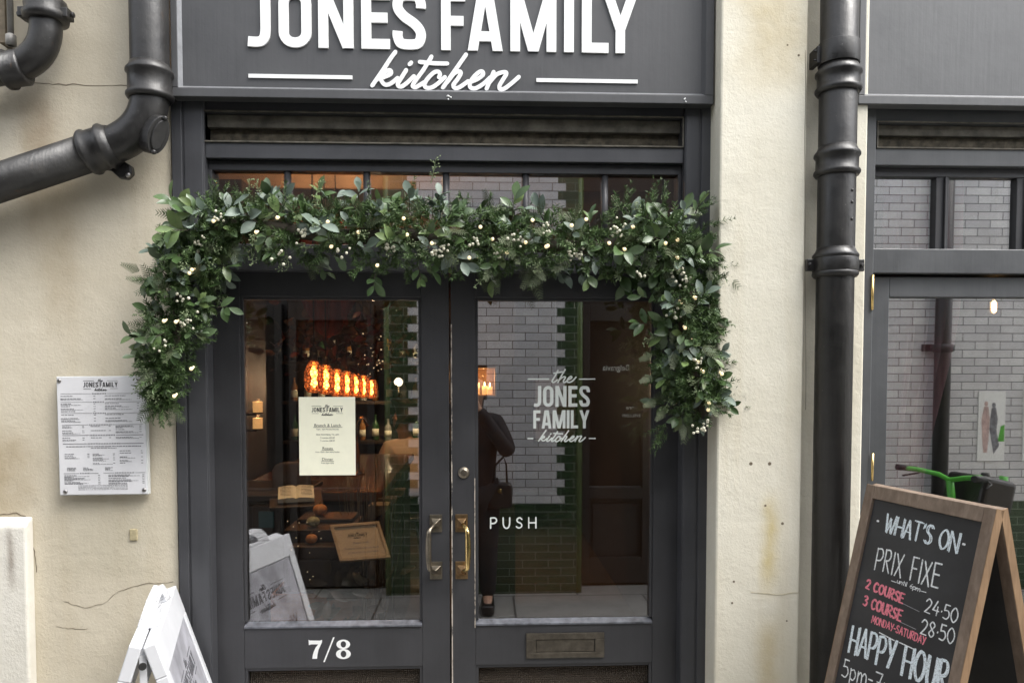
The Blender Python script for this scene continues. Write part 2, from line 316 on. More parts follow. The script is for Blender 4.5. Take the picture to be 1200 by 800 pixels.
# ------------------------------------------------------------------ mesh builder
class MB:
    def __init__(s): s.v = []; s.f = []; s.sm = []
    def add(s, vs, fs, smooth=False):
        k = len(s.v); s.v += [Vector(v) for v in vs]
        for f in fs: s.f.append([i + k for i in f]); s.sm.append(smooth)
        return s
    def box(s, x0, x1, y0, y1, z0, z1):
        x0, x1 = sorted((x0, x1)); y0, y1 = sorted((y0, y1)); z0, z1 = sorted((z0, z1))
        return s.add([(x0,y0,z0),(x1,y0,z0),(x1,y1,z0),(x0,y1,z0),(x0,y0,z1),(x1,y0,z1),(x1,y1,z1),(x0,y1,z1)],
                     [(0,3,2,1),(4,5,6,7),(0,1,5,4),(1,2,6,5),(2,3,7,6),(3,0,4,7)])
    def obox(s, o, u, v, n, a0, a1, b0, b1, c0, c1):    # box in a frame o + a*u + b*v + c*n
        P = lambda a, b, c: Vector(o) + u*a + v*b + n*c
        fs = [(0,3,2,1),(4,5,6,7),(0,1,5,4),(1,2,6,5),(2,3,7,6),(3,0,4,7)]
        if u.cross(v).dot(n) < 0: fs = [f[::-1] for f in fs]
        return s.add([P(a0,b0,c0),P(a1,b0,c0),P(a1,b1,c0),P(a0,b1,c0),P(a0,b0,c1),P(a1,b0,c1),P(a1,b1,c1),P(a0,b1,c1)], fs)
    def tube(s, pts, r, seg=12, cap=True):
        pts = [Vector(p) for p in pts]; n = len(pts); k = len(s.v)
        rs = r if isinstance(r, (list, tuple)) else [r]*n
        T = [(pts[min(i+1, n-1)] - pts[max(i-1, 0)]).normalized() for i in range(n)]
        a = Vector((0, 0, 1)) if abs(T[0].z) < .9 else Vector((1, 0, 0))
        N = (a - T[0]*a.dot(T[0])).normalized()
        for i in range(n):
            N = (N - T[i]*N.dot(T[i])).normalized(); B = T[i].cross(N)
            for j in range(seg):
                th = 2*pi*j/seg; s.v.append(pts[i] + (N*cos(th) + B*sin(th))*rs[i])
        for i in range(n-1):
            for j in range(seg):
                s.f.append([k+i*seg+j, k+i*seg+(j+1) % seg, k+(i+1)*seg+(j+1) % seg, k+(i+1)*seg+j]); s.sm.append(True)
        if cap:
            s.f.append([k+j for j in range(seg)][::-1]); s.sm.append(False)
            s.f.append([k+(n-1)*seg+j for j in range(seg)]); s.sm.append(False)
        return s
    def lathe(s, o, d, prof, seg=24):                  # prof: (distance along d, radius)
        o = Vector(o); d = Vector(d).normalized()
        a = Vector((0, 0, 1)) if abs(d.z) < .9 else Vector((1, 0, 0)); N = (a - d*a.dot(d)).normalized(); B = d.cross(N); k = len(s.v)
        for h, r in prof:
            for j in range(seg):
                th = 2*pi*j/seg; s.v.append(o + d*h + (N*cos(th) + B*sin(th))*r)
        m = len(prof)
        for i in range(m-1):
            for j in range(seg):
                s.f.append([k+i*seg+j, k+i*seg+(j+1) % seg, k+(i+1)*seg+(j+1) % seg, k+(i+1)*seg+j]); s.sm.append(True)
        s.f.append([k+j for j in range(seg)][::-1]); s.sm.append(False)
        s.f.append([k+(m-1)*seg+j for j in range(seg)]); s.sm.append(False); return s
    def ball(s, c, r, seg=8, rings=5, sc=(1, 1, 1)):
        c = Vector(c); k = len(s.v)
        s.v.append(c + Vector((0, 0, -r*sc[2])))
        for i in range(1, rings):
            ph = -pi/2 + pi*i/rings
            for j in range(seg):
                th = 2*pi*j/seg; s.v.append(c + Vector((cos(ph)*cos(th)*r*sc[0], cos(ph)*sin(th)*r*sc[1], sin(ph)*r*sc[2])))
        s.v.append(c + Vector((0, 0, r*sc[2]))); top = len(s.v)-1
        for j in range(seg):
            s.f.append([k, k+1+(j+1) % seg, k+1+j]); s.sm.append(True)
            s.f.append([top, k+1+(rings-2)*seg+j, k+1+(rings-2)*seg+(j+1) % seg]); s.sm.append(True)
            for i in range(rings-2):
                q = k+1+i*seg; s.f.append([q+j, q+(j+1) % seg, q+seg+(j+1) % seg, q+seg+j]); s.sm.append(True)
        return s
    def prism(s, pts, n, th):                           # flat outline (list of 3D points) extruded along n
        n = Vector(n); pts = [Vector(p) for p in pts]; k = len(pts)
        nn = Vector((0, 0, 0))
        for i in range(k): nn += pts[i].cross(pts[(i+1) % k])
        if nn.dot(n) < 0: pts = pts[::-1]
        vs = pts + [p + n*th for p in pts]
        fs = [list(range(k))[::-1], list(range(k, 2*k))] + [[i, (i+1) % k, (i+1) % k + k, i + k] for i in range(k)]
        return s.add(vs, fs)
    def build(s, name, m, parent=None, bevel=0, seg=2, sub=0):
        me = bpy.data.meshes.new(name)
        off = Vector((0, 0, 0)); p = parent
        while p: off += p.location; p = p.parent
        if parent is None and s.v:
            lo = [min(v[i] for v in s.v) for i in range(3)]; hi = [max(v[i] for v in s.v) for i in range(3)]
            off = Vector(((lo[0]+hi[0])/2, (lo[1]+hi[1])/2, lo[2]))
        me.from_pydata([tuple(v - off) for v in s.v], [], s.f)
        me.polygons.foreach_set('use_smooth', s.sm); me.update()
        me.materials.append(m if not isinstance(m, str) else M[m])
        o = bpy.data.objects.new(name, me); COL.objects.link(o); o.parent = parent
        if parent is None: o.location = off
        if bevel:
            bv = o.modifiers.new('bevel', 'BEVEL'); bv.width = bevel; bv.segments = seg; bv.limit_method = 'ANGLE'; bv.angle_limit = radians(40)
        return o
def thing(name, loc, label, cat, group=None):
    o = bpy.data.objects.new(name, None); COL.objects.link(o); o.location = loc; o.empty_display_size = .1
    return tag(o, label, cat, group)
def tag(o, label=None, cat=None, group=None, kind=None):
    if label: o['label'] = label
    if cat: o['category'] = cat
    if group: o['group'] = group
    if kind: o['kind'] = kind
    return o
def copy_tree(o, parent=None):
    c = o.copy(); COL.objects.link(c); c.parent = parent
    for ch in list(o.children): copy_tree(ch, c)
    return c

# ------------------------------------------------------------------ lettering
def catmull(p, n=6, closed=False):
    out = []; k = len(p)
    for i in range(k if closed else k-1):
        a = p[(i-1) % k] if closed or i > 0 else p[0]; b = p[i]; c = p[(i+1) % k]; d = p[(i+2) % k] if closed or i+2 < k else p[-1]
        for j in range(n):
            t = j/n; out.append(tuple(.5*((2*b[q]) + (-a[q]+c[q])*t + (2*a[q]-5*b[q]+4*c[q]-d[q])*t*t + (-a[q]+3*b[q]-3*c[q]+d[q])*t**3) for q in (0, 1)))
    if not closed: out.append(tuple(p[-1]))
    return out
def rrect(x0, y0, x1, y1, r, n=6):
    o = []
    for cx, cy, a in ((x1-r, y1-r, 0), (x0+r, y1-r, 90), (x0+r, y0+r, 180), (x1-r, y0+r, 270)):
        for i in range(n+1): th = radians(a + 90*i/n); o.append((cx + r*cos(th), cy + r*sin(th)))
    return o
LAY = [0]
def ribbon(mb, O, U, V, pts, w, th=.001, closed=False, cap=False, base=0.0):
    """a pen stroke of width w along 2-D points in the plane O,U,V, raised th along the plane's normal"""
    N = U.cross(V).normalized(); LAY[0] = (LAY[0]+1) % 9; z0 = th + LAY[0]*.00005
    n = len(pts); L, Rr = [], []
    if n < 2: return
    for i in range(n):
        if closed: a, c = pts[(i-1) % n], pts[(i+1) % n]
        else: a, c = pts[max(i-1, 0)], pts[min(i+1, n-1)]
        b = pts[i]
        d1 = Vector((b[0]-a[0], b[1]-a[1])); d2 = Vector((c[0]-b[0], c[1]-b[1]))
        if d1.length < 1e-9: d1 = d2
        if d2.length < 1e-9: d2 = d1
        d1.normalize(); d2.normalize(); tt = (d1+d2)
        if tt.length < 1e-6: tt = d1
        tt.normalize(); nn = Vector((-tt.y, tt.x)); k = min(1.5, 1/max(.3, abs(nn.dot(Vector((-d1.y, d1.x))))))
        ww = w[i] if isinstance(w, list) else w
        L.append((b[0]+nn.x*ww/2*k, b[1]+nn.y*ww/2*k)); Rr.append((b[0]-nn.x*ww/2*k, b[1]-nn.y*ww/2*k))
    vs = []
    for i in range(n):
        zz = z0 + .0002*i/n*(th > .0003)
        for (x, y) in (L[i], Rr[i]): vs.append(O + U*x + V*y + N*zz); vs.append(O + U*x + V*y + N*base)
    fs = []
    for i in range(n if closed else n-1):
        a, b = 4*i, 4*((i+1) % n)
        fs += [(a, a+2, b+2, b), (a, b, b+1, a+1), (a+2, a+3, b+3, b+2)]
    if not closed: fs += [(0, 1, 3, 2), (4*n-4, 4*n-2, 4*n-1, 4*n-3)]
    mb.add(vs, fs)
    if cap and not closed:
        for q in (0, n-1):
            ww = (w[q] if isinstance(w, list) else w)/2
            c = [O + U*(pts[q][0]+ww*cos(2*pi*j/12)) + V*(pts[q][1]+ww*sin(2*pi*j/12)) + N*(z0 - .00003) for j in range(12)]
            mb.add(c, [tuple(range(12))])
def diag(mb, O, U, V, p, q, w, th):
    hw = w/2/ max(.2, abs((q[1]-p[1]))/sqrt((q[0]-p[0])**2+(q[1]-p[1])**2)); N = U.cross(V).normalized(); LAY[0] = (LAY[0]+1) % 9
    mb.prism([O+U*x+V*y for x, y in ((p[0]-hw, p[1]), (p[0]+hw, p[1]), (q[0]+hw, q[1]), (q[0]-hw, q[1]))], N, th + LAY[0]*.00005)
T_ = .167; h_ = T_/2
DISP = {  # condensed bold capitals: width, strokes
 'J': (.37, [('P', [(.37-h_, 1)] + catmull([(.37-h_, .30), (.37-h_-.012, .19), (.37-h_-.05, .118), (.175, h_+.004), (.10, h_), (-.01, h_+.008)], 4))]),
 'O': (.545, [('C', rrect(h_, h_, .545-h_, 1-h_, .175))]),
 'N': (.59, [('P', [(h_, 0), (h_, 1)]), ('P', [(.59-h_, 0), (.59-h_, 1)]), ('D', (h_+.01, 1), (.59-h_-.01, 0))]),
 'E': (.48, [('P', [(h_, 0), (h_, 1)]), ('P', [(h_, 1-h_), (.48, 1-h_)]), ('P', [(h_, .53), (.44, .53)]), ('P', [(h_, h_), (.48, h_)])]),
 'S': (.555, [('P', catmull([(.555-h_, .70), (.555-h_, .78), (.42, .895), (.2775, 1-h_), (.135, .895), (h_, .78), (h_+.02, .67), (.2, .555), (.36, .44), (.555-h_-.02, .33), (.555-h_, .22), (.42, .105), (.2775, h_), (.135, .105), (h_, .22), (h_, .31)], 5))]),
 'F': (.43, [('P', [(h_, 0), (h_, 1)]), ('P', [(h_, 1-h_), (.43, 1-h_)]), ('P', [(h_, .50), (.40, .50)])]),
 'A': (.587, [('D', (.2935-.045, 1), (h_, 0)), ('D', (.2935+.045, 1), (.587-h_, 0)), ('P', [(.17, .245), (.417, .245)])]),
 'M': (.777, [('P', [(h_, 0), (h_, 1)]), ('P', [(.777-h_, 0), (.777-h_, 1)]), ('D', (h_+.03, 1), (.3885, .0)), ('D', (.777-h_-.03, 1), (.3885, .0))]),
 'I': (.167, [('P', [(h_, 0), (h_, 1)])]),
 'L': (.45, [('P', [(h_, 0), (h_, 1)]), ('P', [(h_, h_), (.45, h_)])]),
 'Y': (.60, [('P', [(.30, 0), (.30, .46)]), ('D', (h_, 1), (.30, .40)), ('D', (.60-h_, 1), (.30, .40))])}
def disp_width(s, gap=.125, space=.27):
    return sum(space-gap if c == ' ' else DISP[c][0]+gap for c in s) - gap
def disp(mb, O, U, V, s, hgt, width=None, th=.002, gap=.125, space=.27):
    """bold capitals; O = left end of the baseline"""
    k = hgt; kx = (width / disp_width(s, gap, space)) if width else hgt; x = 0
    for c in s:
        if c == ' ': x += space-gap; continue
        wd, st = DISP[c]
        for q in st:
            f = lambda p: ((x+p[0])*kx, p[1]*k)
            if q[0] == 'D': diag(mb, O, U, V, f(q[1]), f(q[2]), T_*(kx*.8+k*.2), th)
            else: ribbon(mb, O, U, V, [f(p) for p in q[1]], T_*(kx+k)/2, th, closed=q[0] == 'C')
        x += wd+gap
# script: traced pen strokes in a 1040 x 205 box (y down)
KITCHEN = [[(318, 10), (290, 47), (240, 122), (182, 205)], [(208, 172), (240, 137), (278, 116), (292, 123), (285, 140), (255, 153), (226, 163)], [(230, 166), (245, 190), (262, 200), (290, 192), (330, 160)],
  [(380, 113), (350, 160), (331, 190), (336, 207), (356, 207), (390, 182), (425, 148)], [(400, 80), (410, 70)],
  [(528, 33), (480, 110), (421, 192), (426, 211), (442, 208), (484, 182)], [(460, 65), (540, 71), (620, 72)],
  [(571, 152), (577, 132), (565, 119), (540, 126), (503, 162), (486, 194), (496, 212), (526, 212), (562, 190), (606, 150)],
  [(730, 18), (672, 100), (594, 211)], [(618, 180), (660, 128), (688, 116), (699, 126), (680, 160), (656, 193), (664, 212), (690, 208), (742, 172)],
  [(756, 175), (800, 156), (829, 132), (825, 115), (805, 119), (772, 150), (752, 185), (757, 208), (786, 212), (832, 185), (872, 148)],
  [(892, 116), (850, 213)], [(866, 178), (910, 130), (952, 116), (967, 124), (946, 160), (926, 195), (931, 215), (957, 210), (1001, 177), (1040, 142)]]
THE = [[(430, 72), (405, 120), (377, 168), (382, 182), (398, 180), (425, 160)], [(392, 98), (430, 92), (470, 84)],
  [(497, 64), (465, 118), (430, 184)], [(444, 160), (470, 138), (492, 130), (500, 138), (484, 165), (484, 182), (500, 180), (520, 164)],
  [(517, 162), (545, 150), (561, 136), (552, 127), (530, 142), (518, 166), (524, 181), (548, 180), (575, 162), (600, 134)]]
def script(mb, O, U, V, strokes, k, x0, y0, w, th=.001):
    for st in strokes:
        p = catmull([((x-x0)*k, (y0-y)*k) for x, y in st], 6) if len(st) > 2 else [((x-x0)*k, (y0-y)*k) for x, y in st]
        ribbon(mb, O, U, V, p, w, th, cap=True)
def logo(mb, mb2, O, U, V, wid, th, lines=True, onerow=True):
    """small lock-up: the / JONES FAMILY / kitchen, centred on O (middle of the capitals' baseline); mb capitals, mb2 script"""
    hgt = wid / disp_width('JONES FAMILY')*1.0
    disp(mb, O - U*wid/2, U, V, 'JONES FAMILY', hgt, wid, th)
    script(mb2, O + V*hgt*1.12, U, V, THE, wid*.00065, 487, 182, wid*.013, th)
    script(mb2, O - V*hgt*.18, U, V, KITCHEN, wid*.00043, 610, 10, wid*.013, th)
    for sgn in (-1, 1):
        ribbon(mb2, O, U, V, [(sgn*wid*.5, hgt*1.3), (sgn*wid*.19, hgt*1.3)], wid*.010, th)
        ribbon(mb2, O, U, V, [(sgn*wid*.5, -hgt*.33), (sgn*wid*.28, -hgt*.33)], wid*.010, th)
HAND = {
 'W': (.85, [[(0, 1), (.2, 0)], [(.2, 0), (.42, .8)], [(.42, .8), (.62, 0)], [(.62, 0), (.85, 1)]]), 'H': (.6, [[(0, 0), (0, 1)], [(.6, 0), (.6, 1)], [(0, .5), (.6, .5)]]),
 'A': (.6, [[(0, 0), (.3, 1)], [(.3, 1), (.6, 0)], [(.1, .35), (.5, .35)]]), 'T': (.6, [[(.3, 0), (.3, 1)], [(0, 1), (.6, 1)]]), "'": (.08, [[(.05, 1), (.0, .78)]]),
 'S': (.5, ['c', [(.47, .85), (.3, 1), (.08, .86), (.1, .62), (.4, .42), (.45, .16), (.22, 0), (0, .14)]]), 'O': (.65, ['o', [(.33, 1), (.05, .75), (.02, .35), (.3, 0), (.6, .25), (.62, .7)]]),
 'N': (.6, [[(0, 0), (0, 1)], [(0, 1), (.6, 0)], [(.6, 0), (.6, 1)]]), 'P': (.5, [[(0, 0), (0, 1)], 'c', [(0, .98), (.35, 1), (.5, .76), (.35, .5), (0, .45)]]),
 'R': (.52, [[(0, 0), (0, 1)], 'c', [(0, .98), (.35, 1), (.48, .78), (.35, .55), (0, .5)], [(.15, .5), (.52, 0)]]), 'I': (.05, [[(.02, 0), (.02, 1)]]),
 'X': (.55, [[(0, 1), (.55, 0)], [(.52, 1), (.0, 0)]]), 'F': (.45, [[(0, 0), (0, 1)], [(0, 1), (.45, 1)], [(0, .52), (.38, .52)]]), 'E': (.46, [[(0, 0), (0, 1)], [(0, 1), (.46, 1)], [(0, .52), (.4, .52)], [(0, 0), (.46, 0)]]),
 'C': (.55, ['c', [(.52, .85), (.32, 1), (.05, .75), (.03, .3), (.25, 0), (.55, .15)]]), 'U': (.55, ['c', [(0, 1), (.02, .3), (.2, 0), (.42, .05), (.53, .35), (.55, 1)]]), 'M': (.75, [[(0, 0), (.06, 1)], [(.06, 1), (.37, .25)], [(.37, .25), (.68, 1)], [(.68, 1), (.75, 0)]]),
 'D': (.58, [[(0, 0), (0, 1)], 'c', [(0, 1), (.4, .92), (.58, .5), (.4, .08), (0, 0)]]), 'Y': (.55, [[(0, 1), (.27, .5)], [(.55, 1), (.2, 0)]]), '-': (.3, [[(0, .45), (.3, .45)]]), '.': (.06, [[(.03, .36), (.06, .42)]]),
 '2': (.5, ['c', [(0, .78), (.2, 1), (.46, .82), (.38, .5), (.0, .02)], [(0, .02), (.5, .0)]]), '3': (.48, ['c', [(.02, .9), (.25, 1), (.45, .8), (.2, .55)], 'c', [(.2, .55), (.48, .35), (.3, .03), (0, .08)]]),
 '4': (.55, [[(.3, 1), (0, .35)], [(0, .35), (.55, .35)], [(.4, .62), (.38, 0)]]), '5': (.48, [[(.45, 1), (.08, 1)], [(.08, 1), (.05, .58)], 'c', [(.05, .58), (.35, .6), (.48, .3), (.3, .02), (0, .06)]]),
 '8': (.5, ['o', [(.25, 1), (.05, .8), (.2, .55), (.45, .25), (.25, 0), (.03, .22), (.25, .5), (.45, .78)]]), '0': (.55, ['o', [(.28, 1), (.03, .7), (.03, .3), (.28, 0), (.53, .3), (.53, .7)]]),
 '6': (.45, ['c', [(.4, 1), (.1, .6), (.02, .25), (.2, 0), (.42, .15), (.38, .42), (.1, .4)]]), '7': (.5, [[(0, 1), (.5, 1)], [(.5, 1), (.18, 0)], [(.15, .5), (.5, .5)]]),
 'u': (.42, ['c', [(0, .6), (.02, .15), (.2, 0), (.4, .2)], [(.4, .6), (.42, 0)]]), 'n': (.42, [[(0, .6), (0, 0)], 'c', [(0, .35), (.2, .6), (.4, .45), (.42, 0)]]), 't': (.32, [[(.14, .95), (.14, 0)], [(0, .62), (.32, .62)]]),
 'i': (.05, [[(.02, .6), (.02, 0)], [(.02, .82), (.03, .86)]]), 'l': (.05, [[(.02, 1), (.02, 0)]]), 'p': (.42, [[(0, .6), (0, -.38)], 'c', [(0, .5), (.25, .6), (.42, .32), (.25, .02), (0, .1)]]),
 'm': (.66, [[(0, .6), (0, 0)], 'c', [(0, .35), (.16, .6), (.3, .45), (.32, 0)], 'c', [(.32, .4), (.48, .6), (.64, .45), (.66, 0)]]), ' ': (.32, [])}
def hand(mb, O, U, V, s, hgt, width, pen, th=.0004, gap=.2, double=0, jit=.02, rng=R, sh=0):
    tot = sum(HAND[c][0]+gap for c in s) - gap; kx = width/tot; x = 0
    for c in s:
        wd, st = HAND[c]; smooth = ''; jy = rng.uniform(-jit, jit)*1.5
        for q in st:
            if isinstance(q, str): smooth = q; continue
            pts = q
            if smooth: pts = catmull(q, 5, closed=smooth == 'o')
            if smooth == 'o': pts = pts + [pts[0]]
            smooth = ''
            for d in range(1 + double):
                ox, oy = (rng.uniform(-jit, jit), rng.uniform(-jit, jit)) if jit else (0, 0)
                ox += d*.09
                pp = [((x+a[0]+ox)*kx + sh*a[1]*hgt, (a[1]+oy+jy)*hgt) for a in pts]
                ribbon(mb, O, U, V, pp, pen*rng.uniform(.85, 1.1), th, cap=True)
        x += wd+gap
def typed(name, s, O, U, V, size, m, parent, align='CENTER', xs=1.0, lift=.0006):
    """printed text from the built-in face, as a mesh lying in the plane O,U,V"""
    c = bpy.data.curves.new(name, 'FONT'); c.body = s; c.size = size; c.align_x = align; c.extrude = .0001
    o = bpy.data.objects.new(name+'_tmp', c); COL.objects.link(o)
    me = bpy.data.meshes.new_from_object(o.evaluated_get(bpy.context.evaluated_depsgraph_get()))
    bpy.data.objects.remove(o); bpy.data.curves.remove(c)
    N = U.cross(V).normalized(); off = Vector((0, 0, 0)); p = parent
    while p: off += p.location; p = p.parent
    for v in me.vertices: v.co = O + U*v.co.x*xs + V*v.co.y + N*(v.co.z+lift) - off
    me.materials.clear(); me.materials.append(M[m]); me.name = name
    o = bpy.data.objects.new(name, me); COL.objects.link(o); o.parent = parent; return o
UX, UZ, NY = Vector((1, 0, 0)), Vector((0, 0, 1)), Vector((0, -1, 0))

# ================================================================== GROUND
g = MB().box(-60, 60, -60, 60, -.3, -.008).build('ground', 'asphalt'); tag(g, kind='structure')
g = MB().box(-14, 14, -W-.2, -.0, -.1, 0).build('pavement', 'slab'); tag(g, kind='structure')

# ================================================================== OUR BUILDING
bx = thing('rendered_building', (0, .2, 0), 'cream rendered street building that holds the charcoal restaurant entrance', 'building')
XL, XR = fx(204, 450), fx(835, 450)                  # entrance opening
PL, PR = at(843.5, 200, -.10).x, at(943, 300, -.10).x  # pier
SX = fx(1004, 450)
TOP = 3.55
MB().box(-7, XL, .008, .30, 0, TOP).build('wall', 'cream', bx)
MB().box(XL, PL, .012, .30, 3.12, TOP).build('wall', 'cream', bx)
tag(MB().box(PL, PR, -.10, .30, 0, TOP).build('pier', 'pier', bx, .006), 'pale cream pier with a yellow stain')
MB().box(PR, SX, -.04, .30, 0, TOP).build('pier', 'pier', bx, .005)
MB().box(SX, 7, .012, .30, 3.12, TOP).build('wall', 'cream', bx)
MB().box(3.3, 7, .010, .30, 0, 3.118).build('wall', 'cream', bx)
MB().box(-7, 7, .30, 9.3, TOP-.15, TOP+.001).build('roof', 'ceil', bx)
pz = fz(612, 15, -.035); px_ = at(32, 700, -.035).x
mb = MB(); mb.prism([(px_, -.035, 0), (px_, -.035, pz-.012), (px_, -.02, pz+.004), (px_, .008, pz+.012), (px_, .008, 0)], (-1, 0, 0), 5.5)
MB_pl = mb.build('plinth', 'plinth', bx, .008, 3)
def crack(pts, w, Y, mm='slotcrack'):
    q = []
    for i, (x, y) in enumerate(pts[:-1]):
        for j in range(5):
            t = j/5; a = at(x+(pts[i+1][0]-x)*t, y+(pts[i+1][1]-y)*t, Y); q.append((a.x + R.uniform(-.002, .002), a.z + R.uniform(-.0025, .0025)))
    a = at(*pts[-1], Y); q.append((a.x, a.z)); m_ = MB()
    ribbon(m_, Vector((0, Y, 0)), UX, UZ, q, [w*R.uniform(.08, .55) for _ in q], .0008)
    return m_.build('crack', mm, bx)
M['plug'] = simple('tan_filler', (.42, .36, .22), .8, var=.25, nscale=90)
M['slotcrack'] = simple('crack_shadow_grime', (.16, .13, .09), .9, var=.3)
crack([(36, 97), (62, 99), (100, 99.5), (153, 101)], .0045, .008)
crack([(74, 704), (100, 712), (122, 706), (140, 692), (168, 684), (203, 681)], .0025, .008)
crack([(66, 734), (84, 736), (103, 736)], .002, .008)
crack([(34, 628), (40, 645), (43, 670)], .005, .008); crack([(0, 603), (20, 601), (32, 606), (36, 622)], .007, .008)
crack([(880, 693), (905, 696), (936, 694)], .0016, -.10, 'plug')
crack([(943.5, 60), (943.5, 300), (944, 480)], .0022, -.1005, 'slotcrack')
for (x, y, r_) in ((880, 543, .006), (902, 543, .006), (897, 592, .004), (860, 681, .004), (858, 706, .004), (917, 613, .005), (936, 65, .004), (923, 53, .003), (922, 727, .003)):
    a = at(x, y, -.10); MB().lathe((a.x, -.0995, a.z), (0, -1, 0), [(0, r_), (.0012, r_*.8)], 9).build('screw_hole', 'slotcrack', bx)
a = at(157, 626, .008); MB().box(a.x-.012, a.x+.012, .003, .008, a.z-.018, a.z+.018).build('wall_plug', M['plug'], bx, .003)

# interior shell
XI0, XI1, YB, ZC = -2.6, 1.02, 8.0, 3.0
o = MB().box(XI0-.1, 3.4, .30, YB, -.05, .012).build('floor', 'floorwood'); tag(o, kind='structure')
o = MB().box(XI0-.1, 3.4, .12, YB, ZC, ZC+.1).build('ceiling', 'ceil'); tag(o, kind='structure')
MB().box(XI0-.1, XI0, .30, YB, .01, ZC).build('interior_wall', 'brownwall', bx)
MB().box(XI0-.1, 3.4, YB, YB+.1, .01, ZC).build('interior_wall', 'brownwall', bx)
MB().box(XI1, XI1+.08, .30, YB, .01, ZC).build('interior_wall', 'panel', bx)
MB().box(3.4, 3.5, .30, YB, .01, ZC).build('interior_wall', 'winroom', bx)
MB().box(XI1+.08, 3.4, 3.6, 3.7, .01, ZC).build('interior_wall', 'winroom', bx)
# cornice and beam seen through the fanlight, panelled column at the left of the room
MB().box(XI0, XI1, 1.9, 2.2, 2.62, ZC-.002).build('ceiling_beam', 'ceil', bx, .01)
MB().box(XI0, XI1, 1.82, 1.9, 2.86, ZC-.002).build('cornice', 'ceil', bx, .015)
mb = MB().box(-1.52, -1.24, 1.7, 2.1, .012, 2.62)
for z0, z1 in ((.2, 1.0), (1.15, 2.3)): mb.box(-1.47, -1.29, 1.68, 1.7, z0, z1)
mb.build('panelled_column', 'panel', bx, .006)

# ================================================================== ENTRANCE SHOPFRONT
sf = thing('entrance_shopfront', (fx(527, 450), .05, 0), 'charcoal painted timber shopfront with glazed double doors under the white lettered sign', 'shopfront')
zS, zV0, zV1, zH0, zH1 = fz(117, 520), fz(133.5, 520), fz(167, 520), fz(187, 520), fz(187, 520)
zT0, zT1 = fz(287), fz(317.5)                         # transom rail
xa, xb = fx(206, 450), fx(243.5, 450); xc, xd = fx(800, 450), fx(833.5, 450)
xm0, xm1 = fx(221, 450), fx(816.5, 450)
for X0_, X1_, fils in ((xa, xb, ((xa+.002, xm0-.006, -.006), (xm0, xb-.003, -.004))), (xc, xd, ((xc+.003, xm1, -.004), (xm1+.006, xd-.002, -.006)))):
    mb = MB().box(X0_, X1_, 0, .13, 0, zS+.03)
    for x0, x1, y in fils: mb.box(x0, x1, y, -.0001, 0, zS+.028)
    mb.build('jamb', 'paint', sf, .0025)
mb = MB(); x0, x1 = fx(236, 160), fx(800.5, 160)
mb.box(xb, xc, .012, .13, zV0, zS+.03); mb.box(xb, xc, .012, .13, zH0, zV1)
mb.box(xb, x0, .012, .13, zV1, zV0); mb.box(x1, xc, .012, .13, zV1, zV0)
mb.build('head_rail', 'paint', sf, .002)
zmid = (zV0+zV1)/2 + .004
mb = MB().box(x0, x1, .034, .06, zmid, zV0); mb.build('vent_panel', 'dirty', sf, .003)
mb = MB(); 
for i in range(1): 
    zz = zV1 + .004; mb.prism([(x0, .036, zz), (x0, .056, zz+.010), (x0, .056, zz+.006), (x0, .036, zz-.003)], (1, 0, 0), x1-x0)
mb.box(x0, x1, .058, .064, zV1, zmid); mb.box(x0-.01, x1+.01, .116, .128, zV1-.01, zV0+.01); mb.build('vent_slot', 'slot', sf)  # rearmost board added to block room light leaking through the vent
mb = MB(); t_ = .005
mb.box(x0-t_, x1+t_, .006, .012, zV0, zV0+t_); mb.box(x0-t_, x1+t_, .006, .012, zV1-t_, zV1); mb.box(x0-t_, x0, .006, .012, zV1, zV0); mb.box(x1, x1+t_, .006, .012, zV1, zV0)
mb.build('vent_frame', 'dirty', sf, .0012)
MB().box(xb, xc, .008, .13, zT0*0+zT1, zT0).build('transom_rail', 'paint', sf, .003)
# fanlight over the doors
fl = MB()
zF1 = zH0; fl.box(xb, xc, .035, .075, zF1-.03, zF1); fl.box(xb, xb+.012, .03, .075, zT0, zF1-.03); fl.box(xc-.012, xc, .03, .075, zT0, zF1-.03)
flo = fl.build('fanlight', 'door', sf, .002)
for px in (336.5, 429.5, 522.5, 616, 709):
    x = fx(px, 230, .04); MB().lathe((x, .05, zT0), (0, 0, 1), [(0, .011), (zF1-.03-zT0, .011)], 12).build('glazing_bar', 'door', flo)
MB().box(xb+.012, xc-.012, .058, .063, zT0, zF1-.03).build('pane', 'glass_top', flo)
MB().box(xb, xc, .02, .30, .0, .028).build('threshold', 'slab', sf, .004)

def pull(cx, z0, z1, side, m, mr, parent, words, y=.05):
    for z in (z0, z1):
        hw, hh = .0195, .028; mb = MB()
        mb.box(cx-hw, cx+hw, y-.004, y, z-hh, z+hh)
        a = [(cx-hw*.75, y-.004, z-hh*.55), (cx+hw*.75, y-.004, z-hh*.55), (cx+hw*.75, y-.004, z+hh*.55), (cx-hw*.75, y-.004, z+hh*.55), (cx+side*.004, y-.026, z)]
        mb.add(a, [(0, 1, 4), (1, 2, 4), (2, 3, 4), (3, 0, 4)]); mb.build('handle_rose', mr, parent, .0008)
    p = []; r = []; mb = MB()
    for i in range(25):
        t = i/24; zz = z0 + (z1-z0)*t; e = min(t, 1-t); k = min(1, e/.10)
        p.append((cx + side*(.004 + .014*k + .003*sin(pi*t)), y - .022 - .026*k, zz)); r.append(.0058 + .0036*sin(pi*t))
    mb.tube(p, r, 12); tag(mb.build('handle', m, parent), words)
dy0, dy1 = .05, .095
zdt, zgt, zgb, zpt, zpb = fz(318.5, 563, dy0), fz(348.5, 563, dy0), fz(731, 563, dy0), fz(779, 563, dy0), .20
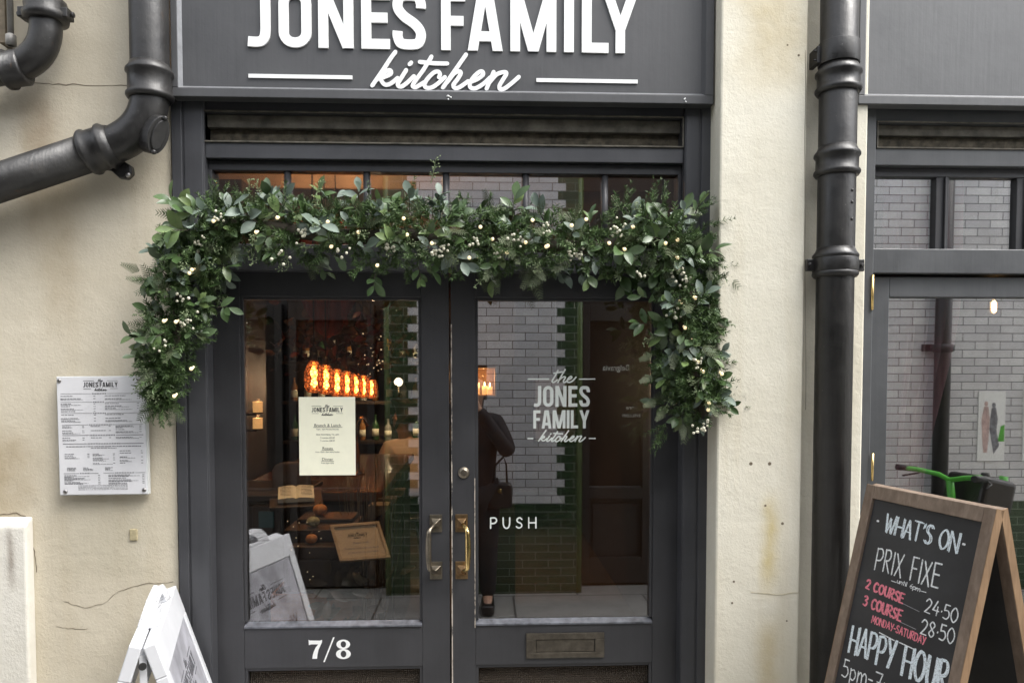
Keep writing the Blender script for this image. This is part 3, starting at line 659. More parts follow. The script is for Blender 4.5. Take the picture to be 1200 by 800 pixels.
def leaf(px0, px1, gx0, gx1, hinge):
    X0, X1, G0, G1 = [fx(p, 520, dy0) for p in (px0, px1, gx0, gx1)]
    mb = MB().box(X0, G0, dy0, dy1, .03, zdt).box(G1, X1, dy0, dy1, .03, zdt)
    mb.box(G0, G1, dy0, dy1, zgt, zdt).box(G0, G1, dy0, dy1, zpt, zgb).box(G0, G1, dy0, dy1, .03, zpb)
    d = mb.build('door', 'door', sf, .002)
    b = .009
    mb = MB().box(G0, G0+b, dy0+.006, .069, zgb+.014, zgt).box(G1-b, G1, dy0+.006, .069, zgb+.014, zgt).box(G0+b, G1-b, dy0+.006, .069, zgt-b, zgt)
    mb.box(G0, G0+b, dy0+.004, .069, zpb, zpt).box(G1-b, G1, dy0+.004, .069, zpb, zpt).box(G0+b, G1-b, dy0+.004, .069, zpt-b, zpt)
    mb.build('glazing_bead', 'door', d, .001)
    mb = MB().prism([(G0+.001, dy0-.004, zgb-.003), (G0+.001, dy0-.004, zgb+.002), (G0+.001, .0695, zgb+.012), (G0+.001, .0695, zgb)], (1, 0, 0), G1-G0-.002)
    mb.build('weather_sill', 'sill', d)
    MB().box(G0, G1, .070, .075, zgb, zgt).build('pane', 'glass', d)
    MB().box(G0, G1, .072, .080, zpb, zpt).build('reeded_pane', 'reeded', d)
    return d, X0, X1, G0, G1
dl, LX0, LX1, LG0, LG1 = leaf(251, 526.6, 283, 494, -1)
dr, RX0, RX1, RG0, RG1 = leaf(528.6, 796, 557, 766, 1)
tag(dl, 'left door leaf numbered 7/8'); tag(dr, 'right door leaf lettered PUSH')
mb = MB(); zz0, zz1 = fz(800, 527, dy0), fz(380, 527, dy0)
mb.box(RX0+.0002, RX0+.004, dy0-.0012, dy0-.0002, zz0-.3, zz1); mb.build('worn_edge', 'worn', dr)
MB().box(RG0-.0035, RG0-.0003, dy0-.0012, dy0-.0002, fz(735, 560, dy0), fz(560, 560, dy0)).build('worn_edge', 'worn', dr)
hz0, hz1 = fz(667.5, 527, dy0), fz(612.5, 527, dy0)
pull(fx(511, 640, dy0), hz0, hz1, -1, 'oldbrass', 'oldbrass', dl, 'dull tarnished pull handle'); pull(fx(541, 640, dy0), hz0, hz1, 1, 'brass', 'bronzerose', dr, 'bright polished brass pull handle')
a = at(543.5, 553.5, dy0)
mb = MB().lathe((a.x, dy0, a.z), (0, -1, 0), [(0, .0185), (.004, .018), (.006, .015), (.006, .011), (.010, .0105)], 20).box(a.x-.0015, a.x+.0015, dy0-.0115, dy0-.009, a.z-.006, a.z+.006); mb.build('lock', 'oldbrass', dr)
# letter box
q0, q1 = at(616.5, 770.5, dy0), at(708, 740, dy0); i0, i1 = at(628, 763.5, dy0), at(697, 747.5, dy0)
mb = MB().box(q0.x, q1.x, dy0-.006, dy0, i1.z, q1.z).box(q0.x, q1.x, dy0-.006, dy0, q0.z, i0.z).box(q0.x, i0.x, dy0-.006, dy0, i0.z, i1.z).box(i1.x, q1.x, dy0-.006, dy0, i0.z, i1.z)
mb.box(i0.x+.001, i1.x-.001, dy0-.003, dy0, i0.z+.001, i1.z-.001)
mb.build('letterbox', 'bronze', dr, .002)
# house number 7/8
mb = MB(); O = Vector((0, dy0, 0))
def P2(x, y): a_ = at(350 + x/15, 740 + y/15, dy0); return (a_.x, a_.z)
def poly(mb, pts, th=.0006):
    mb.prism([Vector((x, dy0-.0002, z)) for x, z in (P2(*p) for p in pts)], (0, -1, 0), th)
def strip(mb, Lp, Rp):
    for i in range(len(Lp)-1): poly(mb, [Lp[i], Lp[i+1], Rp[i+1], Rp[i]])
poly(mb, [(175, 135), (195, 148), (240, 150), (300, 150), (380, 150), (398, 138), (412, 138), (410, 180), (345, 215), (300, 215), (230, 215), (195, 222), (180, 230)])
strip(mb, [(345, 215.5), (300, 270), (268, 340), (250, 400), (240, 468)], [(410, 180.5), (378, 250), (350, 310), (332, 390), (322, 468)])
poly(mb, [(605, 92), (632, 92), (460, 525), (433, 525)])
def ringpart(mb, cx, cy, ro, hi, n=28):              # 8: thick-thin bowls
    for i in range(n):
        a0, a1 = 2*pi*i/n, 2*pi*(i+1)/n
        poly(mb, [(cx+ro[0]*cos(a0), cy+ro[1]*sin(a0)), (cx+ro[0]*cos(a1), cy+ro[1]*sin(a1)), (cx+hi[2]+hi[0]*cos(a1), cy+hi[1]*sin(a1)), (cx+hi[2]+hi[0]*cos(a0), cy+hi[1]*sin(a0))])
ringpart(mb, 784, 215, (120, 82), (48, 56, 2)); ringpart(mb, 786, 385, (130, 88), (50, 60, 2))
mb.build('door_number', 'white', dl)
# vinyl lettering on the right pane (outer face)
gy = .070
mb = MB(); O = Vector((0, gy-.0003, 0))
a, b = at(626, 476.5, gy), at(691, 476.5, gy); hgt = at(626, 452, gy).z - a.z
disp(mb, Vector((a.x, O.y, a.z)), UX, UZ, 'JONES', hgt, b.x-a.x, .0004, gap=.11)
a, b = at(625, 501.8, gy), at(690.5, 501.8, gy); hgt = at(625, 480.5, gy).z - a.z
disp(mb, Vector((a.x, O.y, a.z)), UX, UZ, 'FAMILY', hgt, b.x-a.x, .0004, gap=.08)
k8 = (at(720, 450, gy).x - at(600, 450, gy).x)/960
a = at(600+487/8, 425+182/8, gy); script(mb, Vector((a.x, O.y, a.z)), UX, UZ, THE, k8, 487, 182, .0047, .0004)
a = at(631, 517, gy); kk = (at(686, 517, gy).x - a.x)/(1040-180); script(mb, Vector((a.x, O.y, a.z)), UX, UZ, KITCHEN, kk, 180, 212, .0043, .0004)
for x0, x1, y in ((618.5, 643.5, 444), (678.5, 697.5, 444), (618, 625, 513.5), (690, 698, 513.5)):
    a, b = at(x0, y, gy), at(x1, y, gy); mb.box(a.x, b.x, gy-.0008, gy-.0003, a.z-.002, a.z+.002)
tag(mb.build('lettering', 'vinyl', dr), 'white vinyl restaurant name on the glass'); mb = MB()
a, b = at(575, 618.5, gy), at(628, 618.5, gy); hand(mb, Vector((a.x, O.y, a.z)), UX, UZ, 'PUSH', at(575, 606.5, gy).z-a.z, b.x-a.x, .0045, .0004, gap=.55, jit=0)
tag(mb.build('lettering', 'vinyl', dr), 'white vinyl word PUSH on the glass')

# ================================================================== FASCIA SIGNS
def fascia(x0, x1, z0, z1, label, depth=.05, fm='fascia'):
    f = thing('fascia_sign', ((x0+x1)/2, 0, z0), label, 'sign')
    fw = .026; y = -depth
    mb = MB().box(x0, x1, y, -.007, z0, z0+fw).box(x0, x1, y, -.007, z1-fw, z1).box(x0, x0+fw*.75, y, -.007, z0+fw, z1-fw).box(x1-fw, x1, y, -.007, z0+fw, z1-fw)
    mb.build('frame', fm, f, .002)
    a0, a1, c0, c1 = x0+fw*.75, x1-fw, z0+fw, z1-fw; t = .009; yp = y+.014
    mb = MB()
    O_ = [(a0, y+.001, c0), (a1, y+.001, c0), (a1, y+.001, c1), (a0, y+.001, c1)]; I_ = [(a0+t, yp, c0+t), (a1-t, yp, c0+t), (a1-t, yp, c1-t), (a0+t, yp, c1-t)]
    B_ = [(p[0], -.01, p[2]) for p in O_]
    for i in (0, 2, 3): j = (i+1) % 4; mb.add([O_[i], O_[j], I_[j], I_[i]], [(0, 1, 2, 3)])
    mb.build('moulding', 'trim', f)
    mb = MB(); mb.add([O_[1], O_[2], I_[2], I_[1]], [(0, 1, 2, 3)]); mb.build('moulding', fm, f)  # right bevel in dark paint, its shade put into the colour
    MB().box(a0, a1, yp+.0005, -.008, c0, c1).build('panel', fm, f)
    return f, yp
fs, yp = fascia(at(200, 60, -.05).x, at(837, 60, -.05).x, at(520, 117.5, -.05).z, 3.10, 'charcoal fascia sign with raised white restaurant name over the double doors')
mb = MB()
def big(s, px0, px1, pyb0, hgt, gap):
    a, b = at(px0, pyb0, yp), at(px1, pyb0, yp); disp(mb, Vector((a.x, yp, a.z)), UX, UZ, s, hgt, b.x-a.x, .009, gap=gap)
hs_ = at(400, 58, yp).z; hcap = at(400, -11, yp).z - hs_
rot = radians(-.15)
for ch, p0, p1, yb in (('J', 292, 317.6, 56.5), ('O', 327.3, 365.5, 57), ('N', 373.6, 414.6, 57.3), ('E', 423.8, 457.3, 57.6), ('S', 460.5, 499.3, 59), ('F', 517.2, 545.3, 59.6),
                       ('A', 548.2, 589, 60.2), ('M', 597.9, 651.8, 60.8), ('I', 660.7, 672.3, 61.2), ('L', 681.4, 712.8, 61.5), ('Y', 707, 746, 61.8)):
    a, b = at(p0, yb, yp), at(p1, yb, yp)
    disp(mb, Vector((a.x, yp, at(500, 59.3, yp).z)), UX, UZ, ch, hcap, b.x-a.x, .0055)
tag(mb.build('letters', 'white', fs), 'raised white condensed capitals')
mb = MB(); kS = (at(640, 90, yp).x-at(400, 90, yp).x)/1200
a = at(400+182/5, 60+212/5, yp); script(mb, Vector((a.x, yp, a.z)), UX, UZ, KITCHEN, kS, 182, 212, .0118, .004)
for x0, x1, y in ((291.5, 413, 89.5), (628.5, 747, 94.5)):
    a, b = at(x0, y, yp), at(x1, y, yp); mb.box(a.x, b.x, yp-.004, yp, a.z-.0055, a.z+.0055)
tag(mb.build('script_lettering', 'white', fs), 'white script word between two rules')
for px, py in ((526, 114.5), (802, 117.5)):
    a = at(px, py, -.05); mb = MB()
    for i in range(5): mb.ball((a.x+R.uniform(-.006, .006), -.0505, a.z+R.uniform(-.006, .006)), R.uniform(.0015, .003), 6, 4)
    mb.build('paint_chip', 'white', fs)
XW1 = 3.28
fs2, yp2 = fascia(at(1007, 60, -.05).x, XW1+.05, at(1100, 123, -.05).z, 3.10, 'plain grey fascia board without lettering above the window on the right', .05, 'hazed_fascia')

# ================================================================== WINDOW SHOPFRONT (right)
sw = thing('window_shopfront', (2.2, .05, 0), 'charcoal timber window front beside the black downpipe, with small panes above a big casement', 'shopfront')
zS2 = fz(123, 1100); X0 = fx(1006, 450); X1 = XW1
wx0, wx1 = fx(1025, 250), fx(1460, 300)
zv0, zv1, zh = fz(143, 1100), fz(172, 1100), fz(193, 1100)
zt0, zt1 = fz(291, 1100), fz(320, 1100)
mb = MB().box(X0, wx0, 0, .13, 0, zS2+.03).box(X0+.002, fx(1014, 250), -.005, -.0001, 0, zS2+.028); mb.build('jamb', 'hazed_paint', sw, .0025)
MB().box(wx1, X1, 0, .13, 0, zS2+.03).build('jamb', 'hazed_paint', sw, .0025)
vx0 = fx(1031, 155)
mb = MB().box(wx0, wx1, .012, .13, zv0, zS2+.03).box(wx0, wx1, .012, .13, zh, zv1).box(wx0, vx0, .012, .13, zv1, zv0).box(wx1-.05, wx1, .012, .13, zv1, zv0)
mb.build('head_rail', 'hazed_paint', sw, .002)
MB().box(vx0, wx1-.05, .034, .06, (zv0+zv1)/2+.005, zv0).build('vent_panel', 'dirty', sw, .003)
MB().box(vx0, wx1-.05, .052, .06, zv1, (zv0+zv1)/2+.005).build('vent_slot', 'slot', sw)
mb = MB().box(vx0-.004, wx1-.046, .007, .012, zv0, zv0+.004).box(vx0-.004, wx1-.046, .007, .012, zv1-.004, zv1).box(vx0-.004, vx0, .007, .012, zv1, zv0); mb.build('vent_frame', 'dirty', sw, .001)
MB().box(wx0, wx1, .008, .13, zt1, zt0).build('transom_rail', 'hazed_paint', sw, .003)
flw = MB().box(wx0, wx1, .04, .08, zh-.028, zh).box(wx0, wx0+.010, .03, .08, zt0, zh-.028)
for p0, p1 in ((1099, 1114), (1194, 1209), (1289, 1304), (1384, 1399)):
    a, b = fx(p0, 250, .03), fx(p1, 250, .03); flw.box(a, b, .042, .08, zt0, zh-.028); flw.box(a+(b-a)*.6, a+(b-a)*.75, .034, .0419, zt0, zh-.028)
flo2 = flw.build('fanlight', 'door', sw, .002)  # set-back bars in darker door paint, imitating the shade on them
MB().box(wx0+.01, wx1, .058, .063, zt0, zh-.028).build('pane', 'glass_win', flo2)
cg0, cgt, cgb = fx(1040, 450, .03), fz(348, 1100, .03), .62
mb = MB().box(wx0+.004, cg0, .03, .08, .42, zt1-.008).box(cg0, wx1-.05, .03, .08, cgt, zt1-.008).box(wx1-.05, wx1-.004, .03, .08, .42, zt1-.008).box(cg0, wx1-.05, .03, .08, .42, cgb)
cs = mb.build('casement', 'hazed_paint', sw, .002)
MB().box(cg0, wx1-.05, .056, .061, cgb, cgt).build('pane', 'glass_win', cs)
for y0, y1 in ((322, 363), (531, 563)):
    a, b = at(1021.5, y1, -.004), at(1021.5, y0, -.004); MB().lathe((a.x+.002, -.003, a.z), (0, 0, 1), [(0, .0042), (b.z-a.z, .0042)], 10).build('hinge', 'brass', cs)
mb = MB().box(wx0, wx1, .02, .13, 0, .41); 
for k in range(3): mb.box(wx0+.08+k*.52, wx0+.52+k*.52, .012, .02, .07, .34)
mb.build('stall_riser', 'hazed_paint', sw, .003)
MB().box(wx0, wx1, -.03, .13, .405, .419).build('sill', 'hazed_paint', sw, .003)

# ================================================================== PIPES
def socket(mb, o, d, r, ln, ring=.008):
    prof = [(-.004, r), (-.004, r+ring*.9), (.003, r+ring*1.5), (.010, r+ring*1.5), (.016, r+ring*.8), (ln-.016, r+ring*.8), (ln-.010, r+ring*1.5), (ln-.003, r+ring*1.5), (ln+.006, r+ring*.6), (ln+.018, r)]
    return mb.lathe(o, d, prof, 28)
# diagonal waste pipe, left
Yp = -.075; rp = .0535
A = lambda x, y, Y=Yp: at(x, y, Y)
dp = thing('waste_pipe', A(176, 0).xyz, 'black cast iron waste pipe turning from vertical to a leftward diagonal beside the sign', 'pipe')
v0 = A(176, 90); up = Vector((v0.x, Yp, 4.1)); el = A(176, 128); e2 = A(163, 153); e3 = A(128, 168); far = A(-330, 324)
MB().tube([up, v0, A(176, 112)], rp, 24).build('pipe', 'iron', dp)
def bez(p0, p1, p2, n=10): return [p0*(1-t)**2 + p1*2*t*(1-t) + p2*t*t for t in [i/n for i in range(n+1)]]
MB().tube(bez(A(176, 108), A(176, 157), A(126, 172), 14), rp*.98, 24).build('elbow', 'iron', dp)
MB().tube([A(126, 172), far], rp, 24).build('pipe', 'iron', dp)
mb = MB(); c0 = A(176, 116); socket(mb, c0, (0, 0, 1), rp, A(176, 83).z-c0.z); mb.build('collar', 'iron', dp)
mb = MB(); c0, c1 = A(128, 171), A(103, 179.5); socket(mb, c1, c0-c1, rp, (c0-c1).length); mb.build('collar', 'iron', dp)
# lug under the collar and inspection plate on the elbow
mb = MB(); dd = (c0-c1).normalized(); 
lug = [A(*p, -.03) for p in ((104, 186), (122, 178), (138, 180), (147, 190), (158, 197), (159, 206), (153, 212), (144, 211), (134, 202), (116, 198))]
mb.prism(lug, (0, -1, 0), .026); mb.build('lug', 'iron', dp, .005)
a = A(150, 205, -.056); MB().lathe((a.x, -.055, a.z), (0, -1, 0), [(0, .008), (.004, .007), (.006, .003)], 10).build('bolt', 'steel', dp)
mb = MB(); oc = A(184, 158, -.115); un = Vector((.70, -.62, -.28)).normalized(); ul = Vector((.30, -.02, .85)); ul = (ul-un*ul.dot(un)).normalized(); us = un.cross(ul)
pr = [(oc + ul*(.056*cos(t)) + us*(.030*sin(t))) for t in [2*pi*i/20 for i in range(20)]]
mb.prism([p - un*.045 for p in pr], un, .055)
mb.prism([oc + un*.010 + ul*(.044*cos(t)) + us*(.020*sin(t)) for t in [2*pi*i/20 for i in range(20)]], un, .006)
for s in (-1, 1): mb.lathe(oc + ul*s*.050 + un*.01, un, [(0, .008), (.010, .007), (.012, .003)], 8)
mb.build('inspection_plate', 'iron', dp, .004)
# bent pipe in the top corner
Y2 = -.075; r2 = .0425
tp = thing('soil_pipe', at(54, 0, Y2).xyz, 'black bent soil pipe with a bolted collar in the upper left corner', 'pipe')
u2 = at(54, 10, Y2); MB().tube([Vector((u2.x, Y2, 4.1)), u2, at(54, 28, Y2)] + bez(at(54, 30, Y2), at(54, 76, Y2), at(2, 82, Y2), 12) + [at(-320, 130, Y2)], r2, 22).build('pipe', 'iron', tp)
mb = MB(); c0 = at(54, 24, Y2); mb.lathe(c0, (0, 0, 1), [(-.006, r2), (-.004, r2+.016), (.014, r2+.019), (.022, r2+.012), (.040, r2+.014), (.052, r2+.012), (.058, r2)], 26); mb.build('collar', 'iron', tp)
for s in (-1, 1):
    mb = MB(); mb.box(c0.x+s*.058-.012, c0.x+s*.058+.012, Y2-.02, Y2+.02, c0.z+.002, c0.z+.03); mb.lathe((c0.x+s*.072, Y2, c0.z+.016), (s, 0, 0), [(0, .009), (.008, .009)], 6)
    mb.build('bolt', 'iron', tp, .003)
mb = MB(); c0, c1 = at(28, 79, Y2), at(6, 83, Y2); mb.lathe(c1, c0-c1, [(0, r2), (.0, r2+.011), (.012, r2+.013), (.014, r2+.006), ((c0-c1).length, r2+.008), ((c0-c1).length+.006, r2)], 24); mb.build('collar', 'iron', tp)
cd = thing('conduit', at(13, 0, -.05).xyz, 'thin grey conduit tube running down to the black soil pipe in the upper left corner', 'pipe')
a = at(13, 54, -.05); MB().tube([(a.x, -.05, 4.1), (a.x, -.05, a.z)], .0085, 10).build('tube', 'conduit', cd); MB().lathe((a.x, -.05, a.z), (0, 0, 1), [(0, .014), (.03, .014), (.034, .009)], 10).build('connector', 'conduit', cd)
a2 = at(4, 50, -.03); MB().box(a2.x-.014, a2.x+.006, -.03, .008, a2.z, 4.1).build('shade_strip', 'slotcrack', cd)  # dark strip standing for the shade behind the conduit
# right downpipe
Y3 = -.112; r3 = .0535
rp_ = thing('downpipe', Vector((at(978, 300, Y3).x, Y3, 0)), 'black cast iron downpipe between the cream pier and the grey window front', 'pipe')
px3 = at(979, 300, Y3).x
MB().tube([(px3, Y3, .05), (px3, Y3, 4.1)], r3, 28).build('pipe', 'iron', rp_)
zz = lambda py: at(978, py, Y3-.03).z
for y0, y1 in ((104, 79), (202, 176), (322, 296)):
    mb = MB(); socket(mb, (px3, Y3, zz(y0)), (0, 0, 1), r3, zz(y1)-zz(y0)); mb.build('collar', 'iron', rp_)
mb = MB().lathe((px3, Y3, zz(72)), (0, 0, 1), [(0, r3), (0, r3+.005), (zz(46)-zz(72), r3+.005), (zz(46)-zz(72), r3)], 28)
mb.box(px3-r3-.014, px3-r3-.001, Y3-.006, Y3+.05, zz(70), zz(50)); mb.tube([(px3-r3-.022, Y3, zz(55)), (px3-r3+.002, Y3, zz(55))], .003, 6); mb.tube([(px3-r3-.022, Y3, zz(66)), (px3-r3+.002, Y3, zz(66))], .003, 6)
mb.build('strap', 'iron', rp_, .0015)
mb = MB().lathe((px3, Y3, zz(317)), (0, 0, 1), [(0, r3+.005), (0, r3+.011), (zz(301)-zz(317), r3+.011), (zz(301)-zz(317), r3+.005)], 28)
for s in (-1, 1): mb.box(px3+s*(r3+.006), px3+s*(r3+.034), Y3-.004, Y3+.012, zz(316), zz(302)); mb.lathe((px3+s*(r3+.026), Y3-.004, (zz(316)+zz(302))/2), (0, -1, 0), [(0, .007), (.006, .006)], 6)
mb.build('bracket', 'iron', rp_, .002)
for k, py in enumerate((222, 236, 256)):
    a = at(988, py, Y3-r3); mb = MB().ball((px3+.024, Y3-r3*.88, a.z), .005, 7, 5); mb.build('drip', 'iron', rp_)

# ================================================================== MENU ON THE WALL, CARD IN THE DOOR
c4 = [at(66, 441, -.022), at(170.5, 440, -.022), at(172.5, 579.5, -.022), at(69, 580.5, -.022)]
mU = ((c4[1]-c4[0]) + (c4[2]-c4[3])).normalized(); mV = -mU.cross(Vector((0, -1, 0))); mV = Vector((mU.x*0 - mU.z, 0, mU.x))
mO = (c4[0]+c4[3])/2; mO = (c4[0]+c4[1]+c4[2]+c4[3])/4; mw, mh = .5*((c4[1]-c4[0]).length+(c4[2]-c4[3]).length)/2*1.0, (c4[0]-c4[3]).length/2
mn = thing('menu_board', (mO.x, 0, mO.z-mh), 'white framed menu sheet screwed to the cream wall left of the garland', 'menu')
MB().obox(mO, mU, mV, NY, -mw, mw, -mh, mh, -.022, -.002).build('backing', 'acrylic', mn, .002)
MB().obox(mO, mU, mV, NY, -mw+.003, mw-.003, -mh+.003, mh-.003, -.0018, 0).build('sheet', 'paper', mn)
def ML(x, y): return ((x-297.5)/520*2*mw, (401.5-y)/697*2*mh)       # crop coordinates of the printed sheet
mb = MB(); mb2 = MB()
a = ML(297, 116); logo(mb, mb2, mO+mU*a[0]+mV*a[1], mU, mV, mw*2*.385, .0003); mb.build('heading', 'ink', mn); mb2.build('heading', 'ink', mn)
mb = MB(); mp = random.Random(3)
def dash(x0, x1, y, hgt, fill=1.0):
    x = x0
    while x < x1:
        l = mp.uniform(5, 20); e = min(x1, x+l)
        if mp.random() < fill: p, q = ML(x, y), ML(e, y); ribbon(mb, mO, mU, mV, [p, q], hgt/697*2*mh, .0003)
        x = e + mp.uniform(2, 4)
for y, g0, g1, x0, x1, tk in ((154, 245, 325, 62, 530, 2.2), (203, 252, 318, 62, 530, 2.2), (268, 250, 325, 62, 535, 2.2), (336, 225, 355, 65, 538, 2.2), (397, 225, 375, 66, 540, 4), (447, 212, 395, 68, 540, 4), (620, 162, 210, 68, 270, 2.4), (619, 370, 480, 300, 545, 2.4)):
    for q0, q1 in ((x0, g0-5), (g1+5, x1)): p, q = ML(q0, y), ML(q1, y); ribbon(mb, mO, mU, mV, [p, q], tk/697*2*mh, .0003)
    x = g0
    while x < g1: p, q = ML(x, y), ML(x+6, y); ribbon(mb, mO, mU, mV, [p, q], 7/697*2*mh, .0003); x += 9.5
for col, rows in (((62, 190, 265), (168, 183, 214, 228, 242, 257, 278, 298, 313)), ((320, 470, 520), (167, 184, 212, 226, 241, 276, 298, 312)), ((66, 150, 195), (345, 352, 370, 381, 412, 424)), ((232, 320, 350), (345, 370, 412)), ((378, 480, 530), (344, 354, 365, 378, 411)),
                  ((76, 140, 220), (507, 517, 527)), ((240, 310, 370), (507, 517, 530, 542, 562)), ((398, 470, 535), (490, 503, 526, 547, 562)), ((88, 160, 160), (588, 598)), ((182, 245, 245), (588, 598)), ((310, 370, 370), (588, 598)),
                  ((70, 190, 280), (632, 642, 652, 662, 672, 682)), ((328, 470, 540), (631, 640, 650, 660, 670, 680))):
    for y in rows:
        dash(col[0], col[0] + (col[1]-col[0])*mp.uniform(.4, 1), y, 4.2, 1)
        if col[2] > col[1]: dash(col[2]-12, col[2], y, 3.6)
        if mp.random() < .5: dash(col[0], col[0] + (col[2]-col[0])*mp.uniform(.5, .9), y+6, 2.4)
dash(85, 525, 463, 5); dash(230, 380, 473, 4)
for y in (692, 700, 708, 716): dash(150, 440, y, 2.6)
mb.build('print', 'greyink', mn)
mb = MB()
for x, y in ((56, 79), (522, 77), (73, 727), (536, 722)):
    p = ML(x, y); q = mO + mU*p[0] + mV*p[1]; s_ = MB().lathe(q, (0, -1, 0), [(0, .0065), (.002, .0062), (.0035, .003)], 12).build('screw', 'steel', mn)

cO = at(383.5, 557, .0690); cy_ = .0690
ca, cb_ = at(350.5, 511, .0690), at(416.5, 511, .0690); cw = (cb_.x-ca.x)/2; ct, cbm = at(383, 465, .0690), at(383, 556.5, .0690)
kd = thing('notice_card', ((ca.x+cb_.x)/2, .0690, cbm.z), 'cream opening times card taped to the left door pane', 'notice')
MB().box(ca.x, cb_.x, .0690, .0697, cbm.z, ct.z).build('sheet', 'creampaper', kd)
def CL(x, y): return Vector((at(340+x/7.277, 455+y/7.27, .0688).x, .0689, at(340+x/7.277, 455+y/7.27, .0688).z))
mb = MB(); logo(mb, mb, CL(317, 200), UX, UZ, (CL(450, 0)-CL(184, 0)).length, .0001); mb.build('heading', 'ink', kd)
hgt = (CL(0, 300)-CL(0, 328)).length
for s, y, sz in (('Brunch & Lunch', 325, 1.25), ('12pm - 4pm Monday-Saturday', 352, .56), ("PRIX FIXE MENU 'TIL 6PM", 399, .62), ('2 courses £24.50', 425, .62), ('3 courses £28.50', 450, .62), ('Roasts', 520, 1.2), ('From 12pm - 4pm every Sunday', 545, .56), ('Dinner', 613, 1.2), ('From 6pm daily', 640, .62)):
    typed('print', s, CL(319, y), UX, UZ, hgt*sz, 'ink', kd, lift=.0001)
for x0, x1, y in ((197, 445, 331), (268, 372, 526), (266, 374, 620)): a, b = CL(x0, y), CL(x1, y); MB().box(a.x, b.x, .0686, .0689, a.z-.0006, a.z+.0006).build('underline', 'ink', kd)

# ================================================================== WHITE A-BOARD (left foreground)
ne, fe = at(159, 755, -.562), at(188, 686, -.06)
zr = (ne.z+fe.z)/2; ne.z = fe.z = zr; ne.x += .015; fe.x += .015
L = (ne-fe).length; u = (ne-fe).normalized(); nh = Vector((-u.y, u.x, 0)); nh = nh if nh.x > 0 else -nh
ab = thing('pavement_sign', ((ne.x+fe.x)/2, (ne.y+fe.y)/2, 0), 'white plastic A-board standing by the left door jamb, its poster turned to the door', 'A-board')
tl = radians(17.5); TH = .029
def aboard(side):
    n_ = nh*side; dn = n_*sin(tl) - UZ*cos(tl); V = -dn
    U = u*(-side)                                      # reading direction on the outer face
    N = U.cross(V).normalized()
    if N.dot(n_) < 0: U = -U; N = U.cross(V).normalized()
    O = (ne+fe)/2
    hh = zr/cos(tl)
    mb = MB(); a = L/2
    b = lambda a0, a1, v0, v1, c0=-TH, c1=0: mb.obox(O + n_*TH*.98, U, V, N, a0, a1, v0, v1, c0, c1)
    b(-a, a, -.085, 0); b(-a, -a+.04, -hh, -.085); b(a-.04, a, -hh, -.085); b(-a+.04, a-.04, -.50, -.455)
    b(-a+.04, a-.04, -.455, -.085, -TH, -.006)
    # arched grip with its slot
    O2 = O + n_*TH*.98
    P = lambda x, y: O2 + U*x + V*y - N*TH
    arc = [(.125*cos(pi*i/12), .058*min(1, 1.3*sin(pi*i/12))) for i in range(13)]
    hole = [(.052*cos(pi*i/12), .012 + .034*sin(pi*i/12)) for i in range(13)]
    for i in range(12): mb.prism([P(*arc[i]), P(*arc[i+1]), P(*hole[i+1]), P(*hole[i])], N, TH)
    mb.prism([P(-.125, 0), P(.125, 0), P(.052, .012), P(-.052, .012)], N, TH)
    o = mb.build('panel', 'abwhite', ab, .003)
    MB().obox(O2, U, V, N, -a+.043, a-.043, -.452, -.089, -.0058, -.0035).build('poster', 'poster', o)
    if side > 0:
        c = O2 + V*(-.205) - N*.0035; m1 = MB(); logo(m1, m1, c, U, V, .27, .0005); m1.build('poster_logo', 'posterink', o)
        typed('poster_print', 'Win a £250 Wine', O2 - V*.335 - N*.003, U, V, .062, 'posterink', o, xs=.72); typed('poster_print', 'Offer!', O2 - V*.415 - N*.003, U, V, .062, 'posterink', o, xs=.8)
    else:
        c = O2 + V*(-.205) - N*.0035; m1 = MB(); logo(m1, m1, c, U, V, .27, .0005); m1.build('poster_logo', 'posterink', o)
    return o
aboard(1); aboard(-1)
MB().lathe(ne + u*.0 - UZ*.052 , u, [(0, .009), (.003, .009)], 14).build('hinge', 'rubber', ab)
MB().obox((ne+fe)/2, u, UZ, nh, -L/2+.01, L/2-.01, -.10, -.03, -.008, .008).build('hinge_strip', 'abwhite', ab)

# ================================================================== CHALKBOARD (right foreground)
P0 = Vector((1.115, -.211, 1.288)); al, ti, cwid = -1.34848, .2305, .4254
cu = Vector((cos(al), sin(al), 0)); cn = Vector((sin(al), -cos(al), 0))
ck = thing('chalkboard_sign', (P0 + cu*cwid/2).xy.to_3d(), 'wooden framed A-frame chalkboard with hand lettered prices in front of the right window', 'A-board')
def cboard(n_, O, front):
    dn = n_*sin(ti) - UZ*cos(ti); V = -dn; U = cu if front else -cu; N = U.cross(V).normalized()
    if not front: O = O + cu*cwid
    hh = P0.z/cos(ti) - .004; TK = .024; fw = .031
    def b(mb, a0, a1, v0, v1, c0=-TK, c1=0): mb.obox(O, U, V, N, a0, a1, v0, v1, c0, c1)
    o = None
    mb = MB(); b(mb, fw-.004, cwid-fw+.004, -hh+.14, -.034, -TK+.003, -.009); o = mb.build('board', 'chalkboard', ck)
    for q0, q1 in ((0, fw), (cwid-fw, cwid)): mb = MB(); b(mb, q0, q1, -hh, 0); mb.build('stile', 'framewood', o, .002)
    for v0, v1 in ((-fw, -.0005), (-hh+.10, -hh+.145)): mb = MB(); b(mb, fw+.0005, cwid-fw-.0005, v0 if v0 < -.2 else -.038, v1); mb.build('rail', 'framewood', o, .002)
    for q0, q1 in ((cwid+.0003, cwid+.0015), (-.0015, -.0003)): mb = MB(); b(mb, q0, q1, -hh, 0, -TK+.001, -.001); mb.build('cut_edge', 'edgewood', o)
    return o, O - N*.009, U, V, N
co_, bO, bU, bV, bN = cboard(cn, P0, True)
cboard(-cn, P0 - cn*.034, False)
